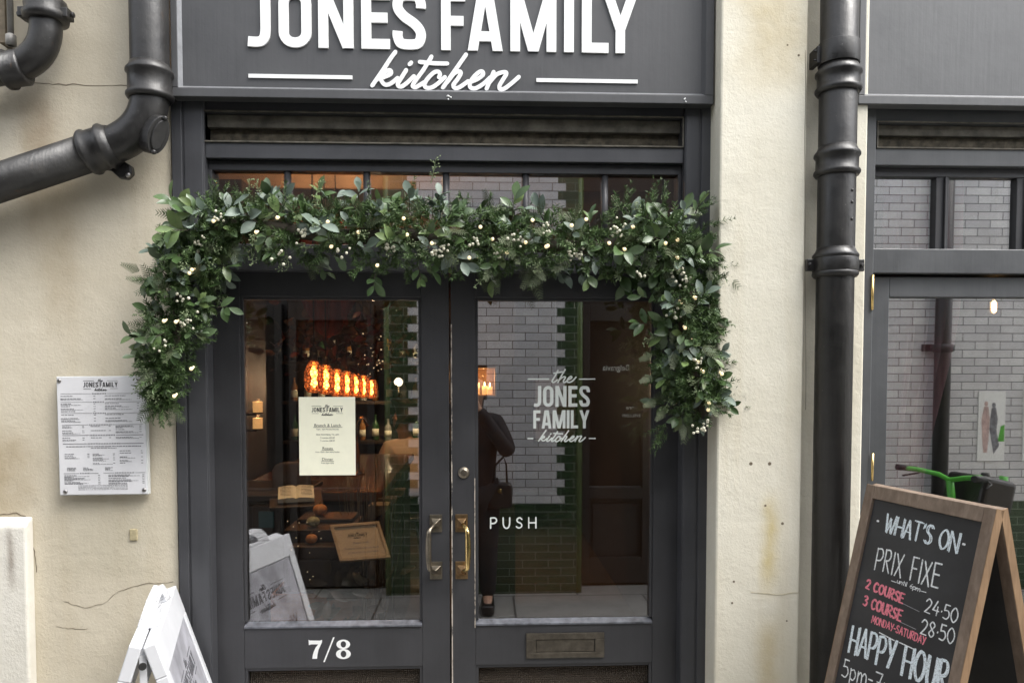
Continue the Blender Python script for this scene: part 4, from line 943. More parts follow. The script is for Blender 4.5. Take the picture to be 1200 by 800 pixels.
MB().tube([P0 - cn*.03 + cu*.03 - UZ*.012, P0 - cn*.03 + cu*(cwid-.03) - UZ*.012], .006, 10).build('hinge', 'bronze', ck)
for s in (.02, cwid-.02):
    MB().tube([P0 + cu*s + cn*(sin(ti)*.62-.02) - UZ*.62, P0 + cu*s - cn*(sin(ti)*.62+.03) - UZ*.60], .003, 8).build('stay', 'steel', ck)
def onb(px, py):
    d = (ROT @ Vector(((px-CX)/F, -(py-CY)/F, -1))); t = (bO-CAM).dot(bN)/d.dot(bN); return CAM + d*t
Cc = lambda x, y: onb(980 + x/3.335, 560 + y/3.335)
cr = random.Random(5)
def cline(mb, s, p, q, top, pen, gap=.2, double=0, jit=.03, sh=0.0):
    a, b, t = Cc(*p), Cc(*q), Cc(*top); U_ = (b-a).normalized(); V_ = bN.cross(U_)
    m_ = MB(); hand(m_, a, U_, V_, s, (t-a).dot(V_), (b-a).length, pen, .0004, gap, double, jit, cr, sh); m_.build('lettering', mb, co_)
ca_ = 'chalk_w'; cb2 = 'chalk_b'; crd = 'chalk_r'; cdim = 'chalk_dim'
cline(cb2, "WHAT'S ON", (184, 208), (468, 291), (190, 138), .0034, .16, 1)
for p in ((163, 167), (499, 258)): c = Cc(*p); m_ = MB(); ribbon(m_, c, bU, bV, [(-.002, 0), (.002, 0)], .006, .0004, cap=True); m_.build('rule', ca_, co_)
cline(ca_, "PRIX FIXE", (150, 358), (396, 430), (155, 272), .0042, .22, 0, .02)
cline(ca_, "until 6pm", (237, 408), (326, 443), (238, 390), .0018, .14, 0, .02)
for p, q in (((215, 400), (235, 407)), ((330, 440), (352, 446))): a, b = Cc(*p), Cc(*q); m_ = MB(); ribbon(m_, a, (b-a).normalized(), bN.cross((b-a).normalized()), [(0, 0), ((b-a).length, 0)], .002, .0004); m_.build('rule', ca_, co_)
cline(crd, "2 COURSE", (114, 428), (257, 488), (117, 392), .0042, .2, 1, .02); cline(crd, "3 COURSE", (104, 494), (249, 558), (107, 454), .0042, .2, 1, .02)
cline(crd, "MONDAY-SATURDAY", (138, 562), (346, 650), (140, 534), .0033, .2, 0, .02)
cline(ca_, "24.50", (346, 520), (470, 565), (350, 465), .0034, .18, 0, .02); cline(ca_, "28.50", (330, 606), (458, 648), (336, 548), .0034, .18, 0, .02)
for p, q in (((258, 488), (325, 521)), ((248, 560), (312, 590)), ((168, 602), (228, 634)), ((247, 641), (310, 670))):
    a, b = Cc(*p), Cc(*q); du = (b-a).normalized(); m_ = MB(); ribbon(m_, a, du, bN.cross(du), [(0, 0), ((b-a).length, 0)], .0016 if p[1] < 600 else .0028, .0004); m_.build('rule', cdim if p[1] < 600 else ca_, co_)
c = Cc(236, 637); m_ = MB(); ribbon(m_, c, bU, bV, [(-.001, 0), (.001, 0)], .004, .0004, cap=True); m_.build('rule', ca_, co_)
cline(cb2, "HAPPY HOUR", (46, 676), (420, 838), (60, 572), .0051, .2, 1, .02)
cline(ca_, "5pm-7pm", (22, 772), (250, 872), (30, 704), .0036, .2, 0, .02)

# ================================================================== GARLAND
gr = random.Random(21)
GY = -.075
path_px = [(190, 480), (187, 452), (196, 425), (206, 390), (214, 350), (222, 310), (236, 280), (272, 264), (320, 268), (375, 274), (430, 278), (480, 276), (530, 280), (580, 284), (630, 287), (680, 290), (730, 286), (772, 284), (798, 304), (806, 340), (804, 385), (808, 425), (815, 465), (826, 488)]
rad_px = [4, 12, 22, 30, 33, 33, 32, 30, 33, 35, 37, 38, 38, 36, 35, 35, 37, 38, 37, 36, 36, 36, 34, 22]
PP = []; k = len(path_px)
for i in range(k-1):
    a, b, c, d = path_px[max(i-1, 0)], path_px[i], path_px[i+1], path_px[min(i+2, k-1)]
    for j in range(8):
        t = j/8; f = lambda q: .5*((2*b[q]) + (-a[q]+c[q])*t + (2*a[q]-5*b[q]+4*c[q]-d[q])*t*t + (-a[q]+3*b[q]-3*c[q]+d[q])*t**3)
        r_ = rad_px[i] + (rad_px[i+1]-rad_px[i])*t; PP.append((at(f(0), f(1), GY), r_*2.28/F))
ga = thing('garland', (0, GY, PP[96][0].z), 'evergreen Christmas garland with cream berries draped round the double door head', 'garland')
def gsample(rfrac=None, lo=1):
    """a place in the garland: position, outward direction, tangent"""
    i = gr.randrange(lo, len(PP)-1); c, r = PP[i]; T = (PP[i+1][0]-PP[i-1][0]).normalized()
    s1 = T.cross(NY).normalized(); th = gr.uniform(-pi*.62, pi*.62)
    d = NY*cos(th)*.9 + s1*sin(th); rr = r*(rfrac if rfrac is not None else sqrt(gr.random()))
    p = c + d*rr; 
    if p.y > .0: p.y = -.004
    return p, d.normalized(), T, r
def rv(): return Vector((gr.gauss(0, 1), gr.gauss(0, 1), gr.gauss(0, 1))).normalized()
MB().tube([p for p, r in PP], [min(r*.3, .022) for p, r in PP], 8).build('stem', 'twig', ga)
nd = MB()
def sprig(mb, p, d, ln, n, nl, wdt, spread=.9, flat=0):
    d = d.normalized(); a = d.orthogonal().normalized(); b = d.cross(a); bend = rv()*.35
    for i in range(n):
        t = gr.random(); q = p + d*ln*t + bend*ln*t*t*.5; th = gr.uniform(0, 2*pi); o_ = a*cos(th) + b*sin(th)
        nd_ = (d*gr.uniform(.5, 1.0) + o_*spread).normalized(); l = nl*gr.uniform(.6, 1.05)*(1-.45*t); s = nd_.cross(rv()).normalized()*wdt/2
        mb.add([q-s, q+s, q+nd_*l+s*.4, q+nd_*l-s*.4], [(0, 1, 2, 3)])
for i in range(1350):
    p, d, T, r = gsample(gr.uniform(.05, .92)); dr_ = (d*gr.uniform(.3, 1) + T*gr.uniform(-1, 1) + rv()*.5).normalized()
    sprig(nd, p, dr_, gr.uniform(.035, .065), 44, .025, .0029)
for i in range(130):
    p, d, T, r = gsample(gr.uniform(.6, .95)); dr_ = (d*gr.uniform(.5, 1) + T*gr.uniform(-.9, .9) + UZ*gr.uniform(-.1, .6) + rv()*.3).normalized()
    sprig(nd, p, dr_, gr.uniform(.05, .08), 64, .021, .0027, .75)
# the thin tail at the lower left and the tufts at the corners
for (px, py, dx, dz, n) in ((190, 452, -.12, -1, 5), (188, 462, .05, -1, 6), (186, 470, -.25, -1, 4), (250, 236, 0, 1, 4), (812, 252, .7, .6, 6), (836, 318, 1, .05, 6), (835, 262, 1, .3, 4), (845, 470, 1, -.2, 4), (780, 500, -.6, -.6, 5), (765, 250, -.1, 1, 3), (735, 245, .1, 1, 3), (770, 240, .2, 1, 3)):
    for j in range(n):
        sprig(nd, at(px + gr.uniform(-6, 6), py + gr.uniform(-6, 6), GY + gr.uniform(-.02, .02)), Vector((dx, gr.uniform(-.4, .1), dz)) + rv()*.25, .07, 60, .02, .0017)
nd.build('fir_foliage', 'needle', ga)
def leafmesh(mb, p, d, nrm, ln, wd, fold=.35, droop=.25):
    d = d.normalized(); s = d.cross(nrm)
    if s.length < 1e-3: s = d.orthogonal()
    s.normalize(); n = s.cross(d).normalized(); prof = (.08, .50, .84, 1.0, .97, .70, .06); k = len(mb.v); m = len(prof)
    vs = []
    for i, w_ in enumerate(prof):
        t = i/(m-1); c = p + d*ln*t - n*ln*droop*t*t; hw = wd/2*w_
        vs += [c, c + s*hw + n*hw*fold, c - s*hw + n*hw*fold]
    fs = []
    for i in range(m-1):
        a = 3*i; fs += [(a, a+3, a+4, a+1), (a, a+2, a+5, a+3)]
    mb.add(vs, fs, True)
lf, lb = MB(), MB(); tw = MB()
def spray(p, d, n, big=1.0, blue=False):
    """a twig with leaves in pairs and one at its tip"""
    d = d.normalized(); ln = .022*n*.5*big; q = p + d*ln + rv()*.008
    tw.tube([p, (p+q)/2 + rv()*.003, q], [.0018, .0015, .001], 5, False)
    a = d.orthogonal().normalized(); ph = gr.uniform(0, pi)
    for i in range(n):
        t = (i+1)/n; th = ph + i*pi + (i//2)*pi/2 + gr.uniform(-.4, .4); o_ = (a*cos(th) + d.cross(a)*sin(th))
        dd_ = (d*(.35+.6*t) + o_*(1-.55*t) + rv()*.2).normalized(); l = gr.uniform(.040, .062)*big
        leafmesh(lb if blue else lf, p + (q-p)*t, dd_, (NY*.9 + UZ*.5 + d*.3 + rv()*.65), l, l*gr.uniform(.40, .60), gr.uniform(.05, .5), gr.uniform(-.1, .55))
for i in range(195):
    p, d, T, r = gsample(gr.uniform(.35, .85), 18); dd_ = d*gr.uniform(.3, 1.0) + T*gr.uniform(-1, 1) + UZ*gr.uniform(-.3, .5) + rv()*.3
    spray(p, dd_, gr.choice((3, 4, 5, 6)), gr.uniform(.55, 1.05), gr.random() < .34)
for (px, py, dx, dz, bl) in ((214, 256, -.1, 1, 0), (205, 245, -.3, 1, 0), (195, 300, -1, .2, 1), (190, 368, -.9, .3, 0), (182, 400, -.8, .3, 0), (174, 422, -.8, .1, 0), (255, 310, 1, -.2, 0), (255, 360, 1, -.3, 0), (315, 245, .1, 1, 1), (322, 240, -.2, 1, 0), (378, 240, .1, 1, 0), (420, 235, .2, 1, 1),
                      (440, 320, -.2, -1, 0), (490, 312, .3, -1, 0), (690, 312, 0, -1, 0), (480, 245, .1, 1, 1), (510, 245, .3, .9, 1), (825, 300, 1, .3, 0), (830, 380, 1, .1, 0), (832, 440, 1, -.2, 0), (842, 472, 1, -.1, 0), (760, 380, -1, .1, 0), (765, 350, -1, .2, 0), (815, 250, .5, 1, 0)):
    spray(at(px, py, GY-.02), Vector((dx, -.45, dz)), 4, .85, bool(bl))
lf.build('broad_leaves', 'leaf', ga); lb.build('grey_leaves', 'leafblue', ga)
cd_ = MB()
def cedar(p, d, ln, nrm):
    d = d.normalized(); s = d.cross(nrm).normalized(); n = s.cross(d)
    for i in range(10):
        t = (i+1)/11
        for sg in (-1, 1):
            q = p + d*ln*t; bd = (d*.75 + s*sg*.75 + n*gr.uniform(-.15, .15)).normalized(); bl = ln*.42*(1-t*.75)
            for j in range(6):
                r0 = q + bd*bl*(j/6); 
                for s2 in (-1, 1):
                    e = (bd*.7 + bd.cross(n)*s2*.6).normalized(); l = bl*.22*(1-j/9); w_ = n.cross(e)*.00065
                    cd_.add([r0-w_, r0+w_, r0+e*l+w_*.5, r0+e*l-w_*.5], [(0, 1, 2, 3)])
            w_ = n.cross(bd)*.0007; cd_.add([q-w_, q+w_, q+bd*bl+w_*.4, q+bd*bl-w_*.4], [(0, 1, 2, 3)])
for i in range(85):
    p, d, T, r = gsample(gr.uniform(.55, .95)); cedar(p, d*gr.uniform(.4, 1) + T*gr.uniform(-1, 1) - UZ*.3 + NY*.2, gr.uniform(.06, .10), NY + rv()*.5)
for (px, py, dx, dz) in ((172, 330, -1, .15), (165, 318, -1, .4), (780, 480, -.7, -.6), (770, 470, -1, -.3), (800, 495, -.1, -1), (765, 415, -1, -.4), (790, 385, -.3, -1), (765, 440, -.9, -.4)):
    cedar(at(px, py, GY-.03), Vector((dx, -.5, dz)), .055, NY + rv()*.3)
cd_.build('cedar_sprays', 'cedar', ga)
sd_ = MB()
def seeds(p, d, ln):
    d = d.normalized(); a = d.orthogonal().normalized(); b = d.cross(a); sd_.tube([p, p+d*ln], [.0012, .0007], 4, False)
    for i in range(9):
        t = .2 + .8*i/8; th = i*2.4; o_ = a*cos(th) + b*sin(th)
        for j in range(2):
            e = p + d*ln*t + (o_ + d*.6 + rv()*.5).normalized()*gr.uniform(.008, .016); sd_.tube([p+d*ln*t, e], .0005, 3, False); sd_.ball(e, .0022, 5, 4)
for i in range(60):
    p, d, T, r = gsample(gr.uniform(.6, 1)); seeds(p, d + T*gr.uniform(-1, 1) + rv()*.3, gr.uniform(.035, .06))
for px, py, dx, dz in ((578, 318, -.9, -.75), (590, 305, -.9, -.6), (290, 240, .2, 1), (365, 240, .5, 1), (470, 285, .9, -.1), (445, 275, .4, -.8), (505, 215, .2, .8), (640, 300, .9, -.2)): seeds(at(px, py, GY-.05), Vector((dx, -.3, dz)), .07)
sd_.build('seed_sprigs', 'seed', ga); tag(tw.build('twigs', 'twig', ga), kind='stuff')
for (px, py) in ((256, 252), (230, 282), (212, 345), (217, 375), (188, 403), (352, 272), (400, 290), (455, 287), (512, 292), (521, 290), (556, 280), (602, 272), (611, 283), (668, 294), (722, 262), (726, 268), (675, 293), (750, 316), (792, 310), (798, 322), (790, 365), (802, 330), (823, 497), (822, 500), (330, 300), (585, 295), (640, 265), (818, 420)):
    mb = MB(); c = at(px, py+3, GY - .072 - gr.uniform(0, .02)); tt = rv()
    for j in range(gr.choice((6, 7, 9, 10))):
        e = c + Vector((gr.gauss(0, .011), gr.gauss(0, .006), gr.gauss(0, .011))); mb.ball(e, gr.uniform(.0034, .0050), 8, 6)
    mb.build('berry_cluster', 'berry', ga)
lights = [(209, 256), (250, 257), (225, 314), (222, 318), (192, 374), (206, 375), (224, 430), (204, 462), (325, 253), (384, 258), (388, 287), (442, 309), (420, 270), (473, 254), (477, 273), (506, 283), (563, 264), (550, 300), (577, 278), (594, 294), (616, 282), (624, 256), (642, 286), (640, 287), (687, 255), (670, 262), (714, 283), (732, 290), (742, 264), (780, 283), (794, 279), (794, 300), (815, 347), (803, 382), (818, 422), (831, 470), (824, 433), (846, 436), (798, 352), (812, 395), (830, 478), (300, 270)]
for px, py in lights:
    c = at(px, py+2, GY - .082); mb = MB().ball(c, .0054, 8, 6); mb.tube([c + Vector((0, .006, 0)), c + Vector((0, .02, .006))], .003, 6); mb.build('fairy_light', 'fairy', ga)

# ================================================================== INSIDE THE RESTAURANT
ir = random.Random(8)
def lamp_light(name, loc, e, col, r=.05):
    l = bpy.data.lights.new(name, 'POINT'); l.energy = e; l.color = col; l.shadow_soft_size = r
    o = bpy.data.objects.new(name, l); COL.objects.link(o); o.location = loc; return o
# amber pendants over the bar
lamp_words = ['nearest and largest amber pendant of the glowing row above the bar', 'second amber pendant from the door in the glowing row', 'third amber pendant from the door in the glowing row', 'middle amber pendant of the seven in the glowing row',
              'fifth amber pendant from the door in the glowing row', 'sixth amber pendant from the door in the glowing row', 'farthest and smallest amber pendant of the glowing row above the bar']
proto = None
def bottle_prof(h, r): return [(0, r*.9), (.004, r), (h*.58, r), (h*.68, r*.75), (h*.76, r*.36), (h*.95, r*.34), (h*.96, r*.42), (h, r*.42)]
px_l = [(368, 442, 1.32), (382, 445, 1.60), (395, 448.5, 1.90), (406.5, 450, 2.18), (417, 451.5, 2.50), (426, 453, 2.80), (435, 454.5, 3.12)]
for i, (px, py, Y) in enumerate(px_l):
    c = at(px, py, Y)
    if i == 0:
        t = thing('pendant_lamp', c, lamp_words[0], 'pendant lamp', 'amber pendant lamps over the bar')
        MB().lathe(c - UZ*.075, (0, 0, 1), [(0, .012), (.004, .030), (.02, .042), (.06, .047), (.10, .045), (.13, .034), (.148, .022), (.155, .016)], 20).build('glass_shade', 'amber', t)
        MB().lathe(c - UZ*.05, (0, 0, 1), [(0, .004), (.015, .017), (.045, .011), (.075, .019), (.095, .012), (.108, .004)], 10).build('filament', 'bulb', t)
        MB().lathe(c + UZ*.078, (0, 0, 1), [(0, .017), (.03, .017), (.04, .006)], 12).build('cap', 'bronze', t)
        MB().tube([c + UZ*.11, (c.x, c.y, ZC)], .003, 6).build('cord', 'black', t); proto = t
    else:
        t = copy_tree(proto); t.location = c; t['label'] = lamp_words[i]
    lamp_light('pendant_glow', c, 2.6, (1, .50, .20), .012)
# bar
b0, b1, by0, by1, bz = -1.18, -.50, 1.3, 3.0, 1.05
bar = thing('bar_counter', ((b0+b1)/2, by0, .012), 'long reddish brown polished bar counter running back under the amber pendants', 'bar')
MB().box(b0-.03, b1+.03, by0-.05, by1, bz-.045, bz).build('counter_top', 'barwood', bar, .006)
mb = MB().box(b0, b1, by0, by1, .013, bz-.046)
for i in range(3): mb.box(b1, b1+.012, by0+.06+i*.54, by0+.50+i*.54, .2, .9)
mb.build('counter_body', 'panel', bar, .004)
for px, py in ((456, 581), (444, 591.5), (433, 600)):
    Y = -.48*F/(px-563.5)*1.0 - D; p = at(px, py, Y); mb = MB()
    mb.prism([(b1+.013, p.y, p.z+.03), (b1+.013, p.y, p.z-.05), (b1+.10, p.y, p.z+.01), (b1+.10, p.y, p.z+.03)], (0, 1, 0), .10); mb.build('bracket', 'straw', bar, .003)
c = at(419, 500, 1.9); tp_ = thing('beer_tap', (c.x, c.y, bz), 'curved chrome beer tap standing on the bar', 'tap')
MB().tube([(c.x, c.y, bz), (c.x, c.y, c.z)] + [(c.x + .03 - .03*cos(a_), c.y, c.z + .05*sin(a_)) for a_ in (.4, .8, 1.2, 1.57, 2, 2.5, 3)] , .011, 10).build('spout', 'chrome', tp_); MB().lathe((c.x, c.y, bz), (0, 0, 1), [(0, .04), (.01, .04), (.02, .015)], 14).build('base', 'chrome', tp_)
# back bar shelves and bottles
s0, s1 = at(380, 466, 5.2), at(505, 466, 5.2)
bk = thing('back_bar_shelf', ((s0.x+s1.x)/2, 5.3, .012), 'dark wooden back bar shelving full of bottles behind the bar', 'shelf')
mb = MB().box(s0.x-.4, s1.x+.3, 5.42, 5.46, .013, 2.4)
for z in (s0.z-.42, s0.z-.03, s0.z+.36): mb.box(s0.x-.4, s1.x+.3, 5.12, 5.419, z-.03, z)
mb.build('shelving', 'panel', bk, .003)
bw_ = ['green', 'amber', 'clear']; bprot = {}
for row, z in enumerate((s0.z-.42, s0.z-.03, s0.z+.36)):
    n = 13
    for i in range(n):
        kind = bw_[(i*2+row) % 3]; x = s0.x - .3 + (s1.x-s0.x+.55)*i/(n-1) + ir.uniform(-.012, .012); y = 5.22 + ir.uniform(-.03, .05)
        lbl = {'green': 'small dark green bottle standing on the back bar shelving', 'amber': 'small amber bottle standing on the back bar shelving', 'clear': 'small clear bottle standing on the back bar shelving'}[kind]
        if kind not in bprot:
            t = thing('bottle', (x, y, z+.001), lbl, 'bottle', 'bottles on the back bar, ' + kind); h_b = {'green': .25, 'amber': .23, 'clear': .21}[kind]
            MB().lathe((x, y, z+.001), (0, 0, 1), bottle_prof(h_b, .034), 14).build('glass_body', 'bottle'+kind, t); MB().lathe((x, y, z+.001+h_b*.15), (0, 0, 1), [(0, .0345), (h_b*.3, .0345)], 14).build('paper_label', 'creampaper', t); bprot[kind] = t
        else: t = copy_tree(bprot[kind]); t.location = (x, y, z+.001)
c = at(467, 447.5, 4.9); gl_ = thing('globe_lamp', c, 'small round white globe lamp glowing by the back bar', 'lamp')
MB().ball(c, .042, 16, 10).build('globe', 'globe', gl_); MB().tube([(c.x, c.y, c.z-.04), (c.x, c.y, c.z-.12), (c.x, 5.15, c.z-.12)], .006, 8).build('arm', 'bronze', gl_)
lamp_light('globe_glow', c + Vector((0, -.06, .0)), 8.0, (1, .72, .42), .01)
# ceiling lamp that warms the beam behind the fanlight
c = at(378, 178, 1.55); c.z = min(c.z, 2.9)
cl_ = thing('ceiling_spot', (c.x, c.y, c.z), 'small warm ceiling spot that lights the beam behind the fanlight', 'lamp')
MB().lathe((c.x, c.y, 2.86), (0, 0, 1), [(0, .035), (.05, .04), (.135, .02)], 14).build('housing', 'bronze', cl_); MB().lathe((c.x, c.y, 2.852), (0, 0, 1), [(0, .028), (.006, .028)], 14).build('lens', 'globe', cl_)
lamp_light('spot_glow', (c.x, c.y, 2.842), 5, (1, .58, .28), .012)
c2 = (-.55, .75); cs_ = thing('ceiling_spot', (c2[0], c2[1], 2.86), 'warm ceiling spot added to light the host stand inside the door', 'lamp')  # added lamp, brightens the book and framed notice
MB().lathe((c2[0], c2[1], 2.86), (0, 0, 1), [(0, .035), (.05, .04), (.135, .02)], 14).build('housing', 'bronze', cs_); MB().lathe((c2[0], c2[1], 2.852), (0, 0, 1), [(0, .028), (.006, .028)], 14).build('lens', 'globe', cs_)
sp_ = bpy.data.lights.new('stand_fill_spot', 'SPOT'); sp_.energy = 24; sp_.color = (1, .62, .32); sp_.spot_size = radians(34); sp_.spot_blend = .6; sp_.shadow_soft_size = .01
spo = bpy.data.objects.new('stand_fill_spot', sp_); COL.objects.link(spo); spo.location = (c2[0], c2[1], 2.84)
c3 = (-.30, 2.9); cs3 = thing('ceiling_spot', (c3[0], c3[1], 2.86), 'warm ceiling spot added to light the back of the seated person', 'lamp')  # added lamp, brightens the seated figure from behind
MB().lathe((c3[0], c3[1], 2.86), (0, 0, 1), [(0, .035), (.05, .04), (.135, .02)], 14).build('housing', 'bronze', cs3); MB().lathe((c3[0], c3[1], 2.852), (0, 0, 1), [(0, .028), (.006, .028)], 14).build('lens', 'globe', cs3)
s3 = bpy.data.lights.new('back_fill_spot', 'SPOT'); s3.energy = 40; s3.color = (1, .58, .30); s3.spot_size = radians(58); s3.spot_blend = .7; s3.shadow_soft_size = .01
o3 = bpy.data.objects.new('back_fill_spot', s3); COL.objects.link(o3); o3.location = (c3[0], c3[1], 2.84); o3.rotation_euler = (radians(16), radians(-10), 0)
# host stand with open book
Yb = .95; lb_ = at(347, 578, Yb); hsd = thing('host_stand', (lb_.x, Yb, .012), 'dark wooden host stand with sloping top inside the left door', 'lectern')
mb = MB().box(lb_.x-.05, lb_.x+.05, Yb-.02, Yb+.08, .04, lb_.z-.05).box(lb_.x-.18, lb_.x+.18, Yb-.12, Yb+.18, .013, .04); mb.build('post', 'panel', hsd, .004)
u1 = Vector((.97, .24, 0)).normalized(); v1 = Vector((-.1, .95, .20)); v1 = (v1 - u1*v1.dot(u1)).normalized(); n1 = u1.cross(v1)
MB().obox(lb_ - n1*.02, u1, v1, n1, -.11, .11, -.10, .13, -.02, 0).build('sloping_top', 'panel', hsd, .004)
bkk = thing('open_book', lb_, 'open reservations book lit warm on the host stand', 'book')
mb = MB()
for s in (-1, 1):
    prof = [(0, .004), (s*.02, .014), (s*.06, .012), (s*.12, .006)]
    for i in range(3):
        a, b = prof[i], prof[i+1]; q = lambda x, y, z: lb_ + u1*x*.62 + v1*y*.8 + n1*z*.7
        mb.add([q(a[0], -.09, a[1]), q(b[0], -.09, b[1]), q(b[0], .10, b[1]), q(a[0], .10, a[1]), q(a[0], -.09, -.018), q(b[0], -.09, -.018), q(b[0], .10, -.018), q(a[0], .10, -.018)], [(0, 1, 2, 3), (0, 4, 5, 1), (3, 2, 6, 7), (1, 5, 6, 2)])
mb.build('pages', 'creampaper', bkk); mb = MB()
for s in (-1, 1):
    for i in range(7): mb.obox(lb_, u1, v1, n1, .02 if s > 0 else -.066, .066 if s > 0 else -.02, .06-i*.017, .063-i*.017, .0087, .0097)
mb.build('ruled_lines', 'greyink', bkk)

# autumn display: crates, pumpkins, twigs
dx = at(366, 640, .5).x
cr1 = thing('wooden_crate', (dx, .62, .012), 'dark slatted crate standing on the floor under the pumpkins', 'crate', 'crates of the pumpkin display')
def crate(t, z0, h, wd=.30):
    mb = MB(); x, y = dx, .62; n = 3
    for i in range(n):
        a = z0 + h*i/n + .006; b = z0 + h*(i+1)/n - .006
        mb.box(x-wd/2, x+wd/2, y-.15, y-.138, a, b).box(x-wd/2, x+wd/2, y+.138, y+.15, a, b).box(x-wd/2, x-wd/2+.012, y-.137, y+.137, a, b).box(x+wd/2-.012, x+wd/2, y-.137, y+.137, a, b)
    mb.build('slats', 'barwood', t, .002); mb = MB()
    for sx in (-1, 1):
        for sy in (-1, 1): mb.box(x+sx*(wd/2-.028)-.012, x+sx*(wd/2-.028)+.012, y+sy*.123-.012, y+sy*.123+.012, z0, z0+h)
    mb.box(x-wd/2+.013, x+wd/2-.013, y-.11, y+.11, z0+h-.03, z0+h-.015)
    mb.build('corner_posts', 'panel', t)
crate(cr1, .013, .36); cr2 = thing('wooden_crate', (dx, .62, .374), 'reddish slatted crate stacked on top of another and holding pumpkins', 'crate', 'crates of the pumpkin display'); crate(cr2, .375, .42)
def pumpkin(px, py, Y, r, m, label, ribs=9):
    c = at(px, py, Y); t = thing('pumpkin', c - UZ*r*.8, label, 'pumpkin'); mb = MB(); vs = []; seg, rg = 36, 10
    for i in range(rg+1):
        ph = -pi/2 + pi*i/rg
        for j in range(seg):
            th = 2*pi*j/seg; q = r*(1 - .10*abs(sin(ribs*th/2))**.6*cos(ph)**.5 if cos(ph) > 0 else r); q = r*(1-.12*(1-abs(sin(ribs*th/2))))
            vs.append(c + Vector((q*cos(ph)*cos(th), q*cos(ph)*sin(th), r*.8*sin(ph))))
    fs = [(i*seg+j, i*seg+(j+1) % seg, (i+1)*seg+(j+1) % seg, (i+1)*seg+j) for i in range(rg) for j in range(seg)]
    mb.add(vs, fs, True); mb.build('flesh', m, t); MB().tube([c + UZ*r*.72, c + UZ*r*.95, c + Vector((r*.15, 0, r*1.15))], [r*.16, r*.1, r*.08], 7).build('stalk', 'straw', t)
pumpkin(375, 597, .75, .030, 'pumpkin', 'ribbed orange pumpkin topmost of the display inside the left door')
pumpkin(367, 611, .60, .026, 'palesquash', 'pale striped squash between two orange pumpkins'); pumpkin(365, 631, .52, .023, 'pumpkin', 'small orange pumpkin low at the front of the display', 7)
zc = .80
shx = thing('display_riser', (dx, .7, .80), 'dark stepped riser standing on the crates under the pumpkins', 'riser')
mb = MB().box(dx-.12, dx+.14, .55, .84, .798, at(367, 611, .60).z-.022).box(dx-.10, dx+.12, .68, .84, at(367, 611, .6).z-.021, at(375, 597, .75).z-.025).box(dx-.08, dx+.14, .47, .549, .798, at(365, 631, .52).z-.0195); mb.build('steps', 'panel', shx, .003)
mb = MB(); cx_ = at(432, 700, .85).x; tw_ = thing('twig_bundle', (cx_, .85, .012), 'tall bundle of dry twigs in a dark vase behind the framed notice', 'twigs')
for i in range(70):
    a = ir.uniform(0, 2*pi); r = ir.uniform(.02, .16); p = Vector((cx_ + .03*cos(a), .85 + .03*sin(a), .4)); q = Vector((cx_ + r*cos(a), .85 + r*sin(a), ir.uniform(.95, 1.22))); mb.tube([p, (p+q)/2 + Vector((ir.uniform(-.015, .015), ir.uniform(-.015, .015), 0)), q], [.0035, .0028, .001], 5, False)
mb.build('twigs', 'straw', tw_); MB().lathe((cx_, .85, .013), (0, 0, 1), [(0, .08), (.1, .11), (.3, .10), (.42, .06), (.45, .075)], 20).build('vase', 'black', tw_)
mb = MB(); tg = thing('leaf_display', (dx+.22, .55, .012), 'dark dried foliage tumbling beside the crates with tiny fairy lights', 'dried foliage')
m2 = MB()
for i in range(240):
    c = Vector((dx + .05 + abs(ir.gauss(0, .13)), .42 + ir.uniform(-.06, .16), ir.uniform(.05, .95)))
    leafmesh(m2, c, Vector((ir.gauss(0, 1), -.4, ir.gauss(-.3, .8))), Vector((ir.gauss(0, .5), -1, .4)), .07, .03)
m2.build('dry_leaves', leafm('dried_brown_leaf', [(.05, .035, .018), (.09, .06, .03), (.04, .045, .02)]), tg)
MB().tube([(dx+.2, .5, .013), (dx+.18, .52, .95)], .006, 6).build('stem', 'twig', tg)
for i in range(13):
    c = at(ir.gauss(352, 16), ir.uniform(600, 690), .38); MB().ball(c, .0017, 6, 4).build('twinkle_light', 'twinkle', tg)
# framed notice on its stand
q = [at(386.5, 614, .50), at(444, 611.5, .50), at(458.5, 652, .40), at(398, 659, .40)]
fu = ((q[1]-q[0])+(q[2]-q[3])).normalized(); fv = ((q[0]-q[3])+(q[1]-q[2])); fv = (fv - fu*fv.dot(fu)*.0).normalized(); fn = fu.cross(fv).normalized(); fO = (q[0]+q[1]+q[2]+q[3])/4
fw_, fh_ = ((q[1]-q[0]).length+(q[2]-q[3]).length)/4, ((q[0]-q[3]).length+(q[1]-q[2]).length)/4
fr = thing('framed_notice', (fO.x, fO.y, .012), 'pale wooden framed notice tilted on a thin metal stand inside the door', 'notice')
mb = MB(); t_ = .013; 
for a0, a1, b0_, b1_ in ((-fw_, fw_, fh_-t_, fh_), (-fw_, fw_, -fh_, -fh_+t_), (-fw_, -fw_+t_, -fh_+t_, fh_-t_), (fw_-t_, fw_, -fh_+t_, fh_-t_)): mb.obox(fO, fu, fv, fn, a0, a1, b0_, b1_, -.012, .003)
M['palewood'] = wood('pale_frame_wood', (.42, .30, .17), (.58, .44, .28), (30, 30, 30), .4); M['notice'] = simple('tan_notice_paper', (.58, .46, .30), .6, var=.05)
mb.build('frame', 'palewood', fr, .002); MB().obox(fO, fu, fv, fn, -fw_+t_, fw_-t_, -fh_+t_, fh_-t_, -.010, -.004).build('sheet', 'notice', fr)
Os = fO - fn*.004; fvo = fn.cross(fu)
m1 = MB(); logo(m1, m1, Os + fv*fh_*.30 - fu*.004, fu, fvo, fw_*.78, .0003); m1.build('heading', 'ink', fr)
